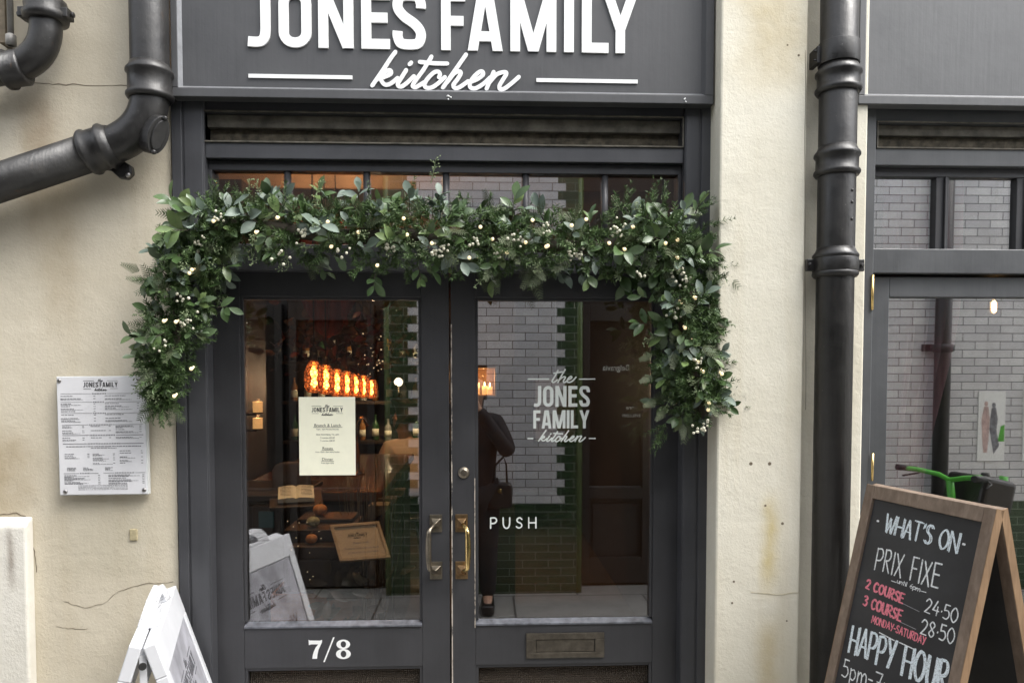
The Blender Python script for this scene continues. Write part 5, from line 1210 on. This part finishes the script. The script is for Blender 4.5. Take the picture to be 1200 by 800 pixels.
typed('print', 'Please wait', Os - fv*fh_*.10, fu, fvo, .013, 'greyink', fr); typed('print', 'Somebody will be with you shortly', Os - fv*fh_*.38, fu, fvo, .0105, 'greyink', fr, xs=.85); typed('print', 'to show you to your table', Os - fv*fh_*.60, fu, fvo, .0105, 'greyink', fr)
pb = fO - fv*fh_*.7 - fn*.02; MB().tube([(pb.x, pb.y+.02, .02), (pb.x, pb.y+.02, pb.z-.03), tuple(fO - fn*.013 - fv*fh_*.4)], .0045, 8).build('stand', 'steel', fr); MB().lathe((pb.x, pb.y+.02, .013), (0, 0, 1), [(0, .11), (.008, .11), (.014, .02)], 20).build('base', 'steel', fr)

# till with a teal screen on a cabinet
c = at(314, 607, .95); cb_t = thing('cabinet', (c.x-.05, 1.05, .012), 'small dark brown cabinet at the left edge inside the door', 'cabinet')
mb = MB().box(c.x-.24, c.x+.12, .96, 1.4, .013, c.z+.075).box(c.x-.26, c.x+.14, .94, 1.42, c.z+.0755, c.z+.10); mb.build('carcass', 'panel', cb_t, .004)
sc = thing('payment_screen', (c.x, .94, c.z-.06), 'small teal lit screen in a brown case on the cabinet', 'screen'); MB().box(c.x-.06, c.x+.06, .925, .955, c.z-.06, c.z+.06).build('case', 'panel', sc, .004); MB().box(c.x-.032, c.x+.032, .922, .9245, c.z-.035, c.z+.035).build('display', 'screen', sc)
# candle shelf on the column
for i, (px, py) in enumerate(((302, 476), (302, 495))):
    c = at(px, py, 1.62); t = thing('candle_jar', c - UZ*.035, ['upper glowing candle jar fixed beside the panelled column', 'lower glowing candle jar fixed beside the panelled column'][i], 'candle')
    MB().lathe(c - UZ*.03, (0, 0, 1), [(0, .025), (.055, .025)], 12).build('wax', 'candle', t); MB().lathe(c - UZ*.036, (0, 0, 1), [(0, .03), (.005, .03)], 12).build('dish', 'bronze', t); MB().box(c.x-.12, c.x, 1.60, 1.66, c.z-.046, c.z-.037).build('bracket', 'panel', t)
    lamp_light('candle_glow', c + Vector((0, 0, .035)), .08, (1, .5, .2), .006)
# hanging dried flowers with twinkle lights, red drape
c = at(415, 392, 2.2); hf = thing('hanging_flowers', c, 'hanging bunch of dark dried flowers with twinkle lights above the amber pendants', 'dried flowers'); m2 = MB()
for i in range(420):
    p = c + Vector((ir.gauss(0, .22), ir.gauss(0, .15), ir.gauss(0, .11))); leafmesh(m2, p, rv(), rv(), .07, .035)
m2.build('petals', leafm('dried_flower', [(.10, .045, .02), (.06, .05, .02), (.13, .02, .02), (.05, .03, .015)]), hf); MB().tube([c, (c.x, c.y, ZC)], .004, 6).build('cord', 'black', hf)
for i in range(22): MB().ball(at(ir.uniform(418, 450), ir.uniform(390, 440), 2.0), .0035*ir.uniform(.6, 1.3), 6, 4).build('twinkle_light', 'twinkle', hf)
dr0 = at(385, 380, 1.7); dp_ = MB(); n = 40
vs = []
for i in range(n+1):
    for j in range(9):
        t = i/n; s = j/8; vs.append((dr0.x - .18 + .36*t, 1.7 + .03*sin(t*30), dr0.z + .55 - s*(.62 - .35*(2*t-1)**2)))
dp_.add(vs, [(i*9+j, (i+1)*9+j, (i+1)*9+j+1, i*9+j+1) for i in range(n) for j in range(8)], True)
dpo = dp_.build('swag_drape', 'drape'); dpo.modifiers.new('thickness', 'SOLIDIFY').thickness = .006; tag(dpo, 'dark red swag of cloth hanging above the amber pendants', 'drape')
# chair by the host stand
c = at(340, 552, 1.15); ch = thing('upholstered_chair', (c.x, 1.2, .012), 'grey upholstered chair with a high rounded back just inside the left door', 'chair')
mb = MB(); pts = [(c.x-.085, 1.15, .55), (c.x-.085, 1.15, c.z), (c.x-.07, 1.15, c.z+.03), (c.x-.03, 1.15, c.z+.04), (c.x+.03, 1.15, c.z+.04), (c.x+.07, 1.15, c.z+.03), (c.x+.085, 1.15, c.z), (c.x+.085, 1.15, .55)]
mb.prism(pts, (0, 1, 0), .05); mb.build('backrest', 'cloth', ch, .012); MB().box(c.x-.16, c.x+.16, 1.2, 1.27, .50, .56).build('seat', 'cloth', ch, .015)
for sx in (-1, 1):
    for yy in (1.17, 1.25): MB().tube([(c.x+sx*.14, yy, .5), (c.x+sx*.15, yy, .013)], [.012, .009], 8).build('leg', 'panel', ch)
# column with candle niche behind the right door leaf
n0, n1 = at(540, 445, 2.6), at(604, 445, 2.6)
MB().box(n0.x, n1.x, 2.6, 2.9, .013, 2.999).build('interior_pillar', 'brownwall', bx, .01)
c = at(566, 446, 2.55); nb = thing('candle_lantern', (c.x, 2.52, c.z-.10), 'square open lantern box with lit candles on the pillar behind the right door', 'lantern')
mb = MB(); a0, a1, z0, z1 = c.x-.075, c.x+.085, c.z-.10, c.z+.09
mb.box(a0, a1, 2.45, 2.598, z0, z0+.012).box(a0, a1, 2.45, 2.598, z1-.012, z1).box(a0, a0+.012, 2.45, 2.598, z0+.0125, z1-.0125).box(a1-.012, a1, 2.45, 2.598, z0+.0125, z1-.0125); mb.build('box', 'palewood', nb, .002)
for px, h in ((559, .075), (568, .055), (574, .05)):
    p = at(px, 455, 2.52); MB().lathe((p.x, 2.52, z0+.013), (0, 0, 1), [(0, .017), (h, .017)], 12).build('candle', 'candle', nb); MB().lathe((p.x, 2.52, z0+.013+h), (0, 0, 1), [(0, .002), (.008, .006), (.026, .001)], 8).build('flame', 'bulb', nb)
lamp_light('lantern_glow', (c.x, 2.50, c.z+.03), .35, (1, .5, .2), .006)
p0, p1 = at(624, 520, 2.595), at(678, 440, 2.595)
pf = thing('wall_picture', ((p0.x+p1.x)/2, 2.6, p0.z), 'pale framed picture hung in the dim room behind the lettered glass', 'picture'); MB().box(p0.x, p1.x, 2.60, 2.62, p0.z, p1.z).build('frame', 'panel', pf, .003); MB().box(p0.x+.02, p1.x-.02, 2.597, 2.5995, p0.z+.02, p1.z-.02).build('print', 'cloth', pf)
MB().tube([((p0.x+p1.x)/2, 2.61, p1.z), ((p0.x+p1.x)/2, 2.61, ZC)], .002, 6).build('hanging_wire', 'steel', pf)
# right window: curtain and bulb
cn0, cn1 = fx(1036, 450, .155), fx(1116, 400, .155); zt_, zb_ = fz(318, 1100, .155)+.35, .45
mb = MB(); n, mrows = 70, 26; vs = []
for i in range(n+1):
    for j in range(mrows+1):
        s = i/n; v = j/mrows; z = zt_ + (zb_-zt_)*v
        tie = max(0, min(1, (fz(335, 1100, .155) - z)/(fz(335, 1100, .155)-fz(590, 1060, .155)))); tie = tie*tie*(3-2*tie)
        xr = cn1 + (fx(1074, 580, .155) - cn1)*tie; x = cn0 + (xr-cn0)*s
        vs.append((x, .155 + .032*sin(s*42 + .8*sin(v*3))*(1-.25*tie) + .012*sin(s*17+v*2), z))
mb.add(vs, [(i*(mrows+1)+j, (i+1)*(mrows+1)+j, (i+1)*(mrows+1)+j+1, i*(mrows+1)+j+1) for i in range(n) for j in range(mrows)], True)
cu_ = mb.build('curtain', 'sheer'); tag(cu_, 'mauve sheer curtain drawn to the left inside the right window', 'curtain'); cu_.modifiers.new('thickness', 'SOLIDIFY').thickness = .002
c = at(1165, 360, .9); pb_ = thing('filament_bulb', c, 'bare warm filament bulb hanging inside the right window', 'pendant lamp')
MB().lathe(c - UZ*.045, (0, 0, 1), [(0, .006), (.010, .034), (.04, .050), (.08, .034), (.11, .014)], 18).build('glass_bulb', 'clearbulb', pb_); MB().lathe(c - UZ*.025, (0, 0, 1), [(0, .003), (.01, .010), (.045, .010), (.055, .003)], 10).build('filament', 'bulb', pb_); MB().tube([c + UZ*.055, (c.x, c.y, ZC)], .006, 8).build('flex', 'black', pb_)
lamp_light('bulb_glow', c, .5, (1, .7, .45), .008)

# ================================================================== ACROSS THE STREET (seen in the glass)
op = thing('opposite_building', (0, -W-.15, 0), 'white and green glazed brick building facing the restaurant across the narrow street', 'building')
q0, q1, q2, q3 = vx(455), vx(484), vx(657), vx(678)
MB().box(q0+.02, q3, -W-.30, -W, 0, TOP).build('tile_wall', 'tile', op)
wr0 = vx(985)
MB().box(wr0, 7, -W-.30, -W, 0, TOP).build('tile_wall', 'tile', op)
MB().box(q0, q3-.001, -W-.1, -W+.0025, 0, ZD).build('tiled_dado', 'green', op); MB().box(wr0+.0, 7, -W-.1, -W+.0025, 0, ZD).build('tiled_dado', 'green', op)
r1, r2_, l1, l2 = vx(653), vx(662), vx(478.5), vx(489.5)
ml, mr_ = MB(), MB(); k = 0; z = ZD + .0005
while z < TOP - RH:
    ml.box(q0, l1 if k % 2 else l2, -W-.1, -W+.0025, z, z+RH-.0005); mr_.box(r1 if k % 2 else r2_, q3-.001, -W-.1, -W+.0025, z, z+RH-.0005); z += RH; k += 1
ml.build('quoin', 'green', op); mr_.build('quoin', 'green', op)
for x in (q3+.004, q0-.004): MB().lathe((x, -W-.018, 0), (0, 0, 1), [(0, .026), (TOP-.01, .026)], 20).build('corner_bead', 'bead', op)
# dark shopfronts either side of the pier
def darkshop(x0, x1, name_label, doors):
    mb = MB().box(x0, x1, -W-.34, -W-.26, 0, TOP)
    mb.box(x0, x1, -W-.26, -W-.06, 3.35, TOP)
    o = mb.build('shop_wall', 'shopdark', op)
    for (a, b) in doors:
        m1 = MB(); y0, y1 = -W-.26, -W-.17; f = .055
        z0, zm0, zm1, z1 = .16, vz(668, 720), vz(587, 720), vz(374, 720)
        m1.box(a, a+f, y0, y1, .02, z1+.12).box(b-f, b, y0, y1, .02, z1+.12).box(a+f, b-f, y0, y1, z1, z1+.12).box(a+f, b-f, y0, y1, zm1-.01, zm1+.07).box(a+f, b-f, y0, y1, .02, z0+.06)
        m1.box(a+f, b-f, y0, y1-.05, z0+.06, zm1-.01)
        m1.box(a+f+.03, b-f-.03, y1-.05, y1-.035, zm0, zm1-.05)
        d = m1.build('shop_door', 'shopdark', op, .004); MB().box(a+f, b-f, y0, y0+.02, zm1+.07, z1).build('pane', 'shoppane', d)
        MB().box(a+f, b-f, y0+.02, y0+.028, zm1+.068, zm1+.078).build('metal_strip', 'trim', d)
    return o
dA, dB = vx(686), vx(768)
darkshop(q3+.02, wr0, '', [(dA, dB), (dB+.06, dB+.62), (dB+.68, dB+1.1)])
darkshop(-7, q0-.02, '', [(q0-.75, q0-.12), (q0-1.5, q0-.8), (q0-2.3, q0-1.6), (q0-3.2, q0-2.45)])
MB().box(-7.1, 7.1, -W-.34, -W+.05, TOP+.001, TOP+.14).build('coping', 'slab', op, .01)
MB().box(-7, 7, -W-5, -W-.341, 0, TOP).build('rear_block', 'shopdark', op)
yt = -W-.238
for s, px, py, sz in (('Beautiful Belgravia', 706, 434, .064), ('Discover more', 733.5, 480, .05), ('belgravia.com', 729, 488.5, .046)):
    p = vat(px, py, W+.24); typed('shop_lettering', s, Vector((p.x, yt, p.z)), -UX, UZ, sz, 'vinyl', op, 'RIGHT', .9)
# opposite downpipe and posters
a, b = vx(1103.5, 450), .075; dpx = vat(1103.5, 450, W-.08, .058)
od = thing('downpipe', (dpx.x, -W+.08, 0), 'dark downpipe on the white tiled wall across the street', 'pipe')
MB().lathe((dpx.x, -W+.08, .02), (0, 0, 1), [(0, .055), (TOP-.1, .055)], 18).build('pipe', 'iron', od); zb1 = vat(1103, 408, W-.08).z
mb = MB().lathe((dpx.x, -W+.08, zb1-.03), (0, 0, 1), [(0, .058), (.01, .075), (.05, .078), (.06, .058)], 18).box(dpx.x-.11, dpx.x+.11, -W+.0, -W+.03, zb1-.02, zb1+.03); mb.build('bracket', 'iron', od)
for i, (x0, x1, y0, y1) in enumerate(((1144, 1177.5, 540, 458), (1196.5, 1230, 540, 456))):
    a, b = vat(x0, y0, W, .058), vat(x1, y1, W, .058)
    t = thing('wall_poster', ((a.x+b.x)/2, -W, a.z), ['white poster of a couple on the white tiled wall nearest the downpipe', 'white poster with grey hatching on the white tiled wall farther from the downpipe'][i], 'poster')
    MB().box(a.x, b.x, -W+.0005, -W+.008, a.z, b.z).build('sheet', 'white', t); m1 = MB(); m2 = MB(); m3 = MB(); y = -W+.0082; wd = b.x-a.x; hg = b.z-a.z
    def el(m_, u_, v_, ru, rv_): m_.prism([Vector((a.x+wd*(u_+ru*cos(q)), y, a.z+hg*(v_+rv_*sin(q)))) for q in [2*pi*i_/18 for i_ in range(18)]], (0, 1, 0), .001)
    if i == 0:
        def pg(m_, *uv): m_.prism([Vector((a.x+wd*q_[0], y, a.z+hg*q_[1])) for q_ in uv], (0, 1, 0), .001)
        el(m1, .56, .80, .07, .035); pg(m1, (.48, .76), (.64, .77), (.72, .60), (.68, .44), (.80, .22), (.60, .10), (.50, .30), (.42, .46), (.44, .62)); m1.build('figure', 'cloth2', t)
        el(m2, .28, .82, .07, .036); pg(m2, (.20, .78), (.36, .78), (.42, .62), (.40, .30), (.36, .12), (.22, .12), (.16, .34), (.12, .60)); m2.build('figure', 'drape2', t)
        pg(m3, (.74, .28), (.98, .28), (.98, .52), (.84, .50)); m3.build('shape', 'bikegreen', t)
    else:
        for q in range(14): m1.box(a.x+wd*.08, a.x+wd*(.6+.3*sin(q*2.1)), y, y+.001, a.z+hg*(.12+.055*q), a.z+hg*(.14+.055*q))
        m1.build('hatching', 'greyink', t)

# ------------------------------------------------------------------ green hire bicycle, out of frame, mirrored in the right window
hb_d = .60*F/(559-440)          # handlebar 1.08 m high
by_ = -(hb_d - D) + .12; bxx = (1131-563)/F*hb_d
bike = thing('hire_bicycle', (bxx, by_, 0), 'green hire bicycle with black front basket parked across the street', 'bicycle')
ang = radians(168); hd = Vector((cos(ang+pi), sin(ang+pi), 0)); sdv = Vector((-hd.y, hd.x, 0)); BO = Vector((bxx, by_, 0))
Bp = lambda f_, s_, z_: BO + hd*f_*.92 + sdv*s_*.92 + UZ*z_*.92
def wheel(f_):
    c = Bp(f_, 0, .33); mb = MB(); r = .305
    mb.tube([c + hd*r*cos(a_) + UZ*r*sin(a_) for a_ in [2*pi*i/32 for i in range(33)]], .024, 10, False); w_ = mb.build('tyre', 'rubber', bike)
    mb = MB(); mb.tube([c + hd*.275*cos(a_) + UZ*.275*sin(a_) for a_ in [2*pi*i/32 for i in range(33)]], .010, 8, False)
    for i in range(18): a_ = 2*pi*i/18; mb.tube([c + sdv*.02*(1 if i % 2 else -1), c + hd*.275*cos(a_) + UZ*.275*sin(a_)], .0015, 4, False)
    mb.lathe(c - sdv*.04, sdv, [(0, .02), (.08, .02)], 12); mb.build('rim', 'steel', w_)
    mb = MB(); aa = [radians(q) for q in range(10, 171, 8)]
    for s in range(len(aa)-1):
        p, q = [c + hd*.35*cos(t) + UZ*.35*sin(t) for t in (aa[s], aa[s+1])]; mb.add([p-sdv*.035, p+sdv*.035, q+sdv*.035, q-sdv*.035, p*.0+p-sdv*.035-UZ*.004, p+sdv*.035-UZ*.004, q+sdv*.035-UZ*.004, q-sdv*.035-UZ*.004], [(0, 1, 2, 3), (7, 6, 5, 4), (0, 4, 5, 1), (2, 6, 7, 3)])
    mb.build('mudguard', 'bikegreen', bike)
wheel(.12); wheel(-.95)
mb = MB(); mb.tube([Bp(-.02, 0, 1.05), Bp(.02, 0, .78), Bp(.02, 0, .70)], .022, 10).tube([Bp(.0, 0, .82), Bp(-.25, 0, .45), Bp(-.50, 0, .30)], .032, 12).tube([Bp(-.50, 0, .30), Bp(-.62, 0, .75)], .024, 10).tube([Bp(-.50, .03, .30), Bp(-.95, .05, .33)], .014, 8).tube([Bp(-.50, -.03, .30), Bp(-.95, -.05, .33)], .014, 8).tube([Bp(-.58, 0, .62), Bp(-.95, .05, .33)], .012, 8)
for s in (-1, 1): mb.tube([Bp(.02, s*.04, .72), Bp(.06, s*.05, .5), Bp(.12, s*.05, .33)], .014, 8)
mb.build('frame', 'bikegreen', bike)
mb = MB().tube([Bp(-.12, .31, 1.105), Bp(-.04, .26, 1.10), Bp(-.01, .10, 1.075), Bp(-.02, 0, 1.05), Bp(-.01, -.10, 1.075), Bp(-.04, -.26, 1.09), Bp(-.12, -.31, 1.10)], .015, 10); mb.build('handlebar', 'bikegreen', bike)
for s in (-1, 1):
    mb = MB().tube([Bp(-.03, s*.28, 1.092), Bp(-.16, s*.325, 1.105)], .019, 10); mb.build('grip', 'rubber', bike); MB().tube([Bp(-.0, s*.24, 1.085), Bp(.10, s*.14, 1.02), Bp(.06, s*.03, .86)], .004, 6).build('cable', 'rubber', bike)
    MB().tube([Bp(.0, s*.25, 1.09), Bp(.0, s*.30, 1.06), Bp(-.09, s*.345, 1.04)], .006, 6).build('brake_lever', 'black', bike)
mb = MB(); mb.obox(Bp(.22, 0, .98), (hd*.97 - UZ*.22).normalized(), sdv, (UZ*.97 + hd*.22).normalized(), -.12, .12, -.15, .15, -.13, .08); mb.build('front_basket', 'leather', bike, .03, 3)
MB().tube([Bp(.08, 0, .74), Bp(.30, 0, .80), Bp(.40, 0, .95), Bp(.42, 0, 1.06)], .024, 10).build('basket_guard', 'bikegreen', bike)
MB().lathe(Bp(.16, .10, 1.05), UZ, [(0, .02), (.03, .026), (.05, .02)], 12).build('bell', 'black', bike)
mb = MB().ball(Bp(-.66, 0, .84), .13, 16, 8, (1, .75, .30)); mb.build('saddle', 'leather', bike); MB().obox(Bp(-.95, 0, .55), hd, sdv, UZ, -.20, .20, -.10, .10, .16, .26).build('battery_box', 'bikegreen', bike, .03, 3)
mb = MB().lathe(Bp(-.50, -.05, .30), sdv, [(0, .09), (.01, .09)], 20).tube([Bp(-.50, -.07, .30), Bp(-.38, -.10, .17)], .010, 8).tube([Bp(-.50, .07, .30), Bp(-.62, .10, .43)], .010, 8); mb.build('crank', 'steel', bike)
for s, f_, z_ in ((-1, -.38, .17), (1, -.62, .43)): MB().obox(Bp(f_, s*.14, z_), hd, sdv, UZ, -.045, .045, -.05, .05, -.012, .012).build('pedal', 'rubber', bike, .004)
MB().tube([Bp(-.45, .05, .3), Bp(-.52, .16, .01)], .009, 8).build('kickstand', 'steel', bike)

# ------------------------------------------------------------------ people
def skin(name, joints, edges, m, parent, sub=2, flat=1):
    me = bpy.data.meshes.new(name); ks = list(joints); off = Vector((0, 0, 0)); p = parent
    while p: off += p.location; p = p.parent
    me.from_pydata([tuple(Vector(joints[k_][0]) - off) for k_ in ks], [(ks.index(a), ks.index(b)) for a, b in edges], [])
    o = bpy.data.objects.new(name, me); COL.objects.link(o); o.modifiers.new('skin', 'SKIN').use_smooth_shade = True
    for i, k_ in enumerate(ks):
        sv = me.skin_vertices[0].data[i]; r = joints[k_][1]; sv.radius = r if isinstance(r, tuple) else (r, r); sv.use_root = i == 0
    sb = o.modifiers.new('sub', 'SUBSURF'); sb.levels = sub; sb.render_levels = sub
    dg = bpy.context.evaluated_depsgraph_get(); me2 = bpy.data.meshes.new_from_object(o.evaluated_get(dg)); bpy.data.objects.remove(o)
    me2.name = name; me2.materials.clear(); me2.materials.append(M[m]); me2.polygons.foreach_set('use_smooth', [True]*len(me2.polygons))
    o = bpy.data.objects.new(name, me2); COL.objects.link(o); o.parent = parent; return o
def person(root, f, J, coat, lower, hairm, label_parts=None):
    """J: joints by name in world space; f = facing direction"""
    side = Vector((f.y, -f.x, 0))                       # the person's right
    body = {}; E_ = []
    def add(n, p, r, prev=None):
        body[n] = (p, r)
        if prev: E_.append((prev, n))
    add('pelvis', J['pelvis'], (.125, .10)); add('waist', J['pelvis'].lerp(J['chest'], .45), (.115, .09), 'pelvis'); add('chest', J['chest'], (.13, .10), 'waist'); add('neck', J['neck'], .05, 'chest')
    hd_ = J['head']; add('jaw', hd_ - UZ*.05 + f*.012, (.058, .062), 'neck'); add('skull', hd_ + UZ*.03, (.072, .088), 'jaw'); add('crown', hd_ + UZ*.085 - f*.01, (.052, .06), 'skull')
    add('nose', hd_ + f*.098 - UZ*.012, .010, 'skull')
    for s, nm in ((1, 'r'), (-1, 'l')):
        add('ear'+nm, hd_ + side*s*.078, .012, 'skull')
        sh, e, w_ = J['sh'+nm], J['el'+nm], J['wr'+nm]
        add('sh'+nm, sh, .056, 'chest'); add('el'+nm, e, .040, 'sh'+nm); add('wr'+nm, w_, .026, 'el'+nm)
        hd2 = J['hand'+nm]; dirh = (hd2-w_).normalized(); add('palm'+nm, w_ + dirh*.05, (.036, .018), 'wr'+nm)
        ax = J.get('spread'+nm, side).normalized(); curl = J.get('curl'+nm, f)
        for q, (o_, l) in enumerate(((-.027, .062), (-.009, .072), (.009, .068), (.027, .054))):
            k0 = w_ + dirh*.095 + ax*o_; add(f'f{nm}{q}a', k0, .0095, 'palm'+nm); add(f'f{nm}{q}b', k0 + dirh*l*.5 + curl*.008, .0088, f'f{nm}{q}a'); add(f'f{nm}{q}c', k0 + dirh*l*.8 + curl*.028, .0075, f'f{nm}{q}b')
        tb = w_ + dirh*.045 - ax*.042; add('t'+nm+'a', tb, .011, 'palm'+nm); add('t'+nm+'b', tb + dirh*.045 - ax*.012 + curl*.015, .009, 't'+nm+'a')
        add('hip'+nm, J['hip'+nm], .09, 'pelvis'); add('kn'+nm, J['kn'+nm], .056, 'hip'+nm); add('an'+nm, J['an'+nm], .038, 'kn'+nm); add('toe'+nm, J['an'+nm] + f*.14 - UZ*.035, .03, 'an'+nm)
    skin('body', body, E_, 'skin', root)
    c = {}; E2 = []
    def a2(n, p, r, prev=None):
        c[n] = (p, r)
        if prev: E2.append((prev, n))
    a2('pelvis', J['pelvis'] - UZ*J.get('hem', .0), (.165, .125)); a2('waist', J['pelvis'].lerp(J['chest'], .45), (.15, .118), 'pelvis'); a2('chest', J['chest'], (.165, .125), 'waist'); a2('collar', J['neck'] - UZ*.035, .066, 'chest')
    for s, nm in ((1, 'r'), (-1, 'l')):
        a2('sh'+nm, J['sh'+nm], .076, 'chest'); a2('el'+nm, J['el'+nm], .060, 'sh'+nm); a2('cf'+nm, J['wr'+nm].lerp(J['el'+nm], .08), .044, 'el'+nm)
    skin('coat' if coat == 'coat' else 'shirt', c, E2, coat, root)
    t = {'pelvis': (J['pelvis'] - UZ*.02, (.14, .11))}; E3 = []
    for nm in 'rl':
        t['hip'+nm] = (J['hip'+nm], .108); t['kn'+nm] = (J['kn'+nm], .075); t['hm'+nm] = (J['an'+nm] - UZ*.015, .058); E3 += [('pelvis', 'hip'+nm), ('hip'+nm, 'kn'+nm), ('kn'+nm, 'hm'+nm)]
    skin('trousers', t, E3, lower, root)
    h = {'a': (hd_ + UZ*.06 - f*.012, (.083, .095)), 'b': (hd_ + UZ*.105 - f*.02, (.06, .07)), 'c': (hd_ - UZ*.0 - f*.055, (.072, .05)), 'd': (hd_ - UZ*J.get('hair', .07) - f*.06, (.06, .04))}
    skin('hair', h, [('a', 'b'), ('a', 'c'), ('c', 'd')], hairm, root)
    for s in (1, -1): MB().ball(hd_ + f*.078 + side*s*.032 + UZ*.012, .011, 8, 6).build('eye', 'paper', root); MB().ball(hd_ + f*.0875 + side*s*.032 + UZ*.012, .005, 6, 4).build('pupil', 'black', root)
    MB().tube([hd_ + f*.079 + side*.022 - UZ*.052, hd_ + f*.088 - UZ*.054, hd_ + f*.079 - side*.022 - UZ*.052], .005, 6).build('mouth', 'red', root)
    for nm in 'rl':
        an = J['an'+nm]; mb = MB(); g_ = an.z - .075
        mb.obox(Vector((an.x, an.y, an.z-.045)), f, side, UZ, -.075, .19, -.045, .045, -.035, .035); o = mb.build('shoe', 'leather', root, .025, 3)
V_ = Vector
ph = thing('person', (-.03, -2.64, 0), 'person in a black coat and trousers photographing the doors, mirrored in the glass', 'person'); f = V_((0, 1, 0))
bxp, byp = -.04, -2.66
person(ph, f, {'pelvis': V_((bxp, byp, .86)), 'chest': V_((bxp, byp, 1.16)), 'neck': V_((bxp, byp+.01, 1.38)), 'head': V_((bxp, byp+.04, 1.505)), 'shr': V_((bxp+.16, byp, 1.27)), 'shl': V_((bxp-.16, byp, 1.27)),
    'elr': V_((bxp+.23, byp+.11, 1.07)), 'ell': V_((bxp-.20, byp+.11, 1.07)), 'wrr': V_((bxp-.0, byp+.24, 1.42)), 'wrl': V_((bxp-.13, byp+.24, 1.42)), 'handr': V_((bxp+.01, byp+.27, 1.60)), 'handl': V_((bxp-.10, byp+.27, 1.60)),
    'spreadr': V_((0, 1, 0)), 'spreadl': V_((0, 1, 0)), 'curlr': V_((-1, 0, 0)), 'curll': V_((1, 0, 0)), 'hipr': V_((bxp+.085, byp, .80)), 'hipl': V_((bxp-.085, byp, .80)), 'knr': V_((bxp+.085, byp+.015, .46)), 'knl': V_((bxp-.09, byp+.02, .46)),
    'anr': V_((bxp+.085, byp-.01, .085)), 'anl': V_((bxp-.09, byp-.01, .085)), 'hem': .16, 'hair': .16}, 'coat', 'trouser', 'hairdark')
pho = thing('phone', (-.08, -2.366, 1.465), 'black phone held up in both hands by the person in black', 'phone'); MB().box(-.117, -.043, -2.372, -2.364, 1.465, 1.615).build('case', 'rubber', pho, .003); MB().box(-.114, -.046, -2.3735, -2.3722, 1.47, 1.61).build('screen', 'phone', pho)
hbg = thing('handbag', (.13, -2.60, .70), 'black leather handbag hanging from the right arm of the person in black', 'bag')
mb = MB().obox(V_((.125, -2.59, .80)), UX, V_((0, 1, 0)), UZ, -.085, .085, -.05, .05, -.09, .08); mb.build('body', 'leather', hbg, .025, 3)
for y in (-2.62, -2.57): MB().tube([V_((.075, y, .87)), V_((.10, y+.01, 1.0)), V_((.15, y+.06, 1.06)), V_((.17, y+.01, 1.0)), V_((.175, y, .87))], .006, 6).build('strap', 'leather', hbg)
MB().lathe(V_((.125, -2.538, .83)), (0, 1, 0), [(0, .016), (.004, .014)], 12).build('clasp', 'brass', hbg)
# customer sitting at the bar
c = at(478, 492, 3.6); f = V_((-.75, .66, 0)).normalized(); side = V_((f.y, -f.x, 0)); px0 = V_((c.x, c.y, 0)); hz = c.z
st = thing('bar_stool', (c.x, c.y, .012), 'dark bar stool under the person in the pale shirt', 'stool'); MB().lathe((c.x, c.y, hz-.78), (0, 0, 1), [(0, .16), (.03, .17), (.045, .15)], 20).build('seat', 'leather', st); 
for i in range(4): a_ = pi/4 + i*pi/2; MB().tube([(c.x+.1*cos(a_), c.y+.1*sin(a_), hz-.78), (c.x+.19*cos(a_), c.y+.19*sin(a_), .013)], .014, 8).build('leg', 'panel', st)
pm = thing('person', (c.x, c.y, .012), 'person in a pale shirt seen from behind, sitting by the bar', 'person')
pz_ = hz - .63; bp = lambda a_, b_, z_: px0 + f*a_ + side*b_ + UZ*z_
person(pm, f, {'pelvis': bp(0, 0, pz_), 'chest': bp(.02, 0, pz_+.32), 'neck': bp(.03, 0, pz_+.51), 'head': bp(.055, 0, hz), 'shr': bp(.02, .18, pz_+.42), 'shl': bp(.02, -.18, pz_+.42), 'elr': bp(.08, .25, pz_+.16), 'ell': bp(.08, -.25, pz_+.16),
    'wrr': bp(.30, .16, pz_+.20), 'wrl': bp(.30, -.16, pz_+.20), 'handr': bp(.45, .12, pz_+.21), 'handl': bp(.45, -.12, pz_+.21), 'spreadr': side, 'spreadl': side, 'curlr': -UZ, 'curll': -UZ, 'hipr': bp(.06, .09, pz_-.02), 'hipl': bp(.06, -.09, pz_-.02),
    'knr': bp(.42, .11, pz_), 'knl': bp(.42, -.11, pz_), 'anr': bp(.40, .11, max(.1, pz_-.45)), 'anl': bp(.40, -.11, max(.1, pz_-.45)), 'hair': .03}, 'shirt', 'trouser', 'hairdark')
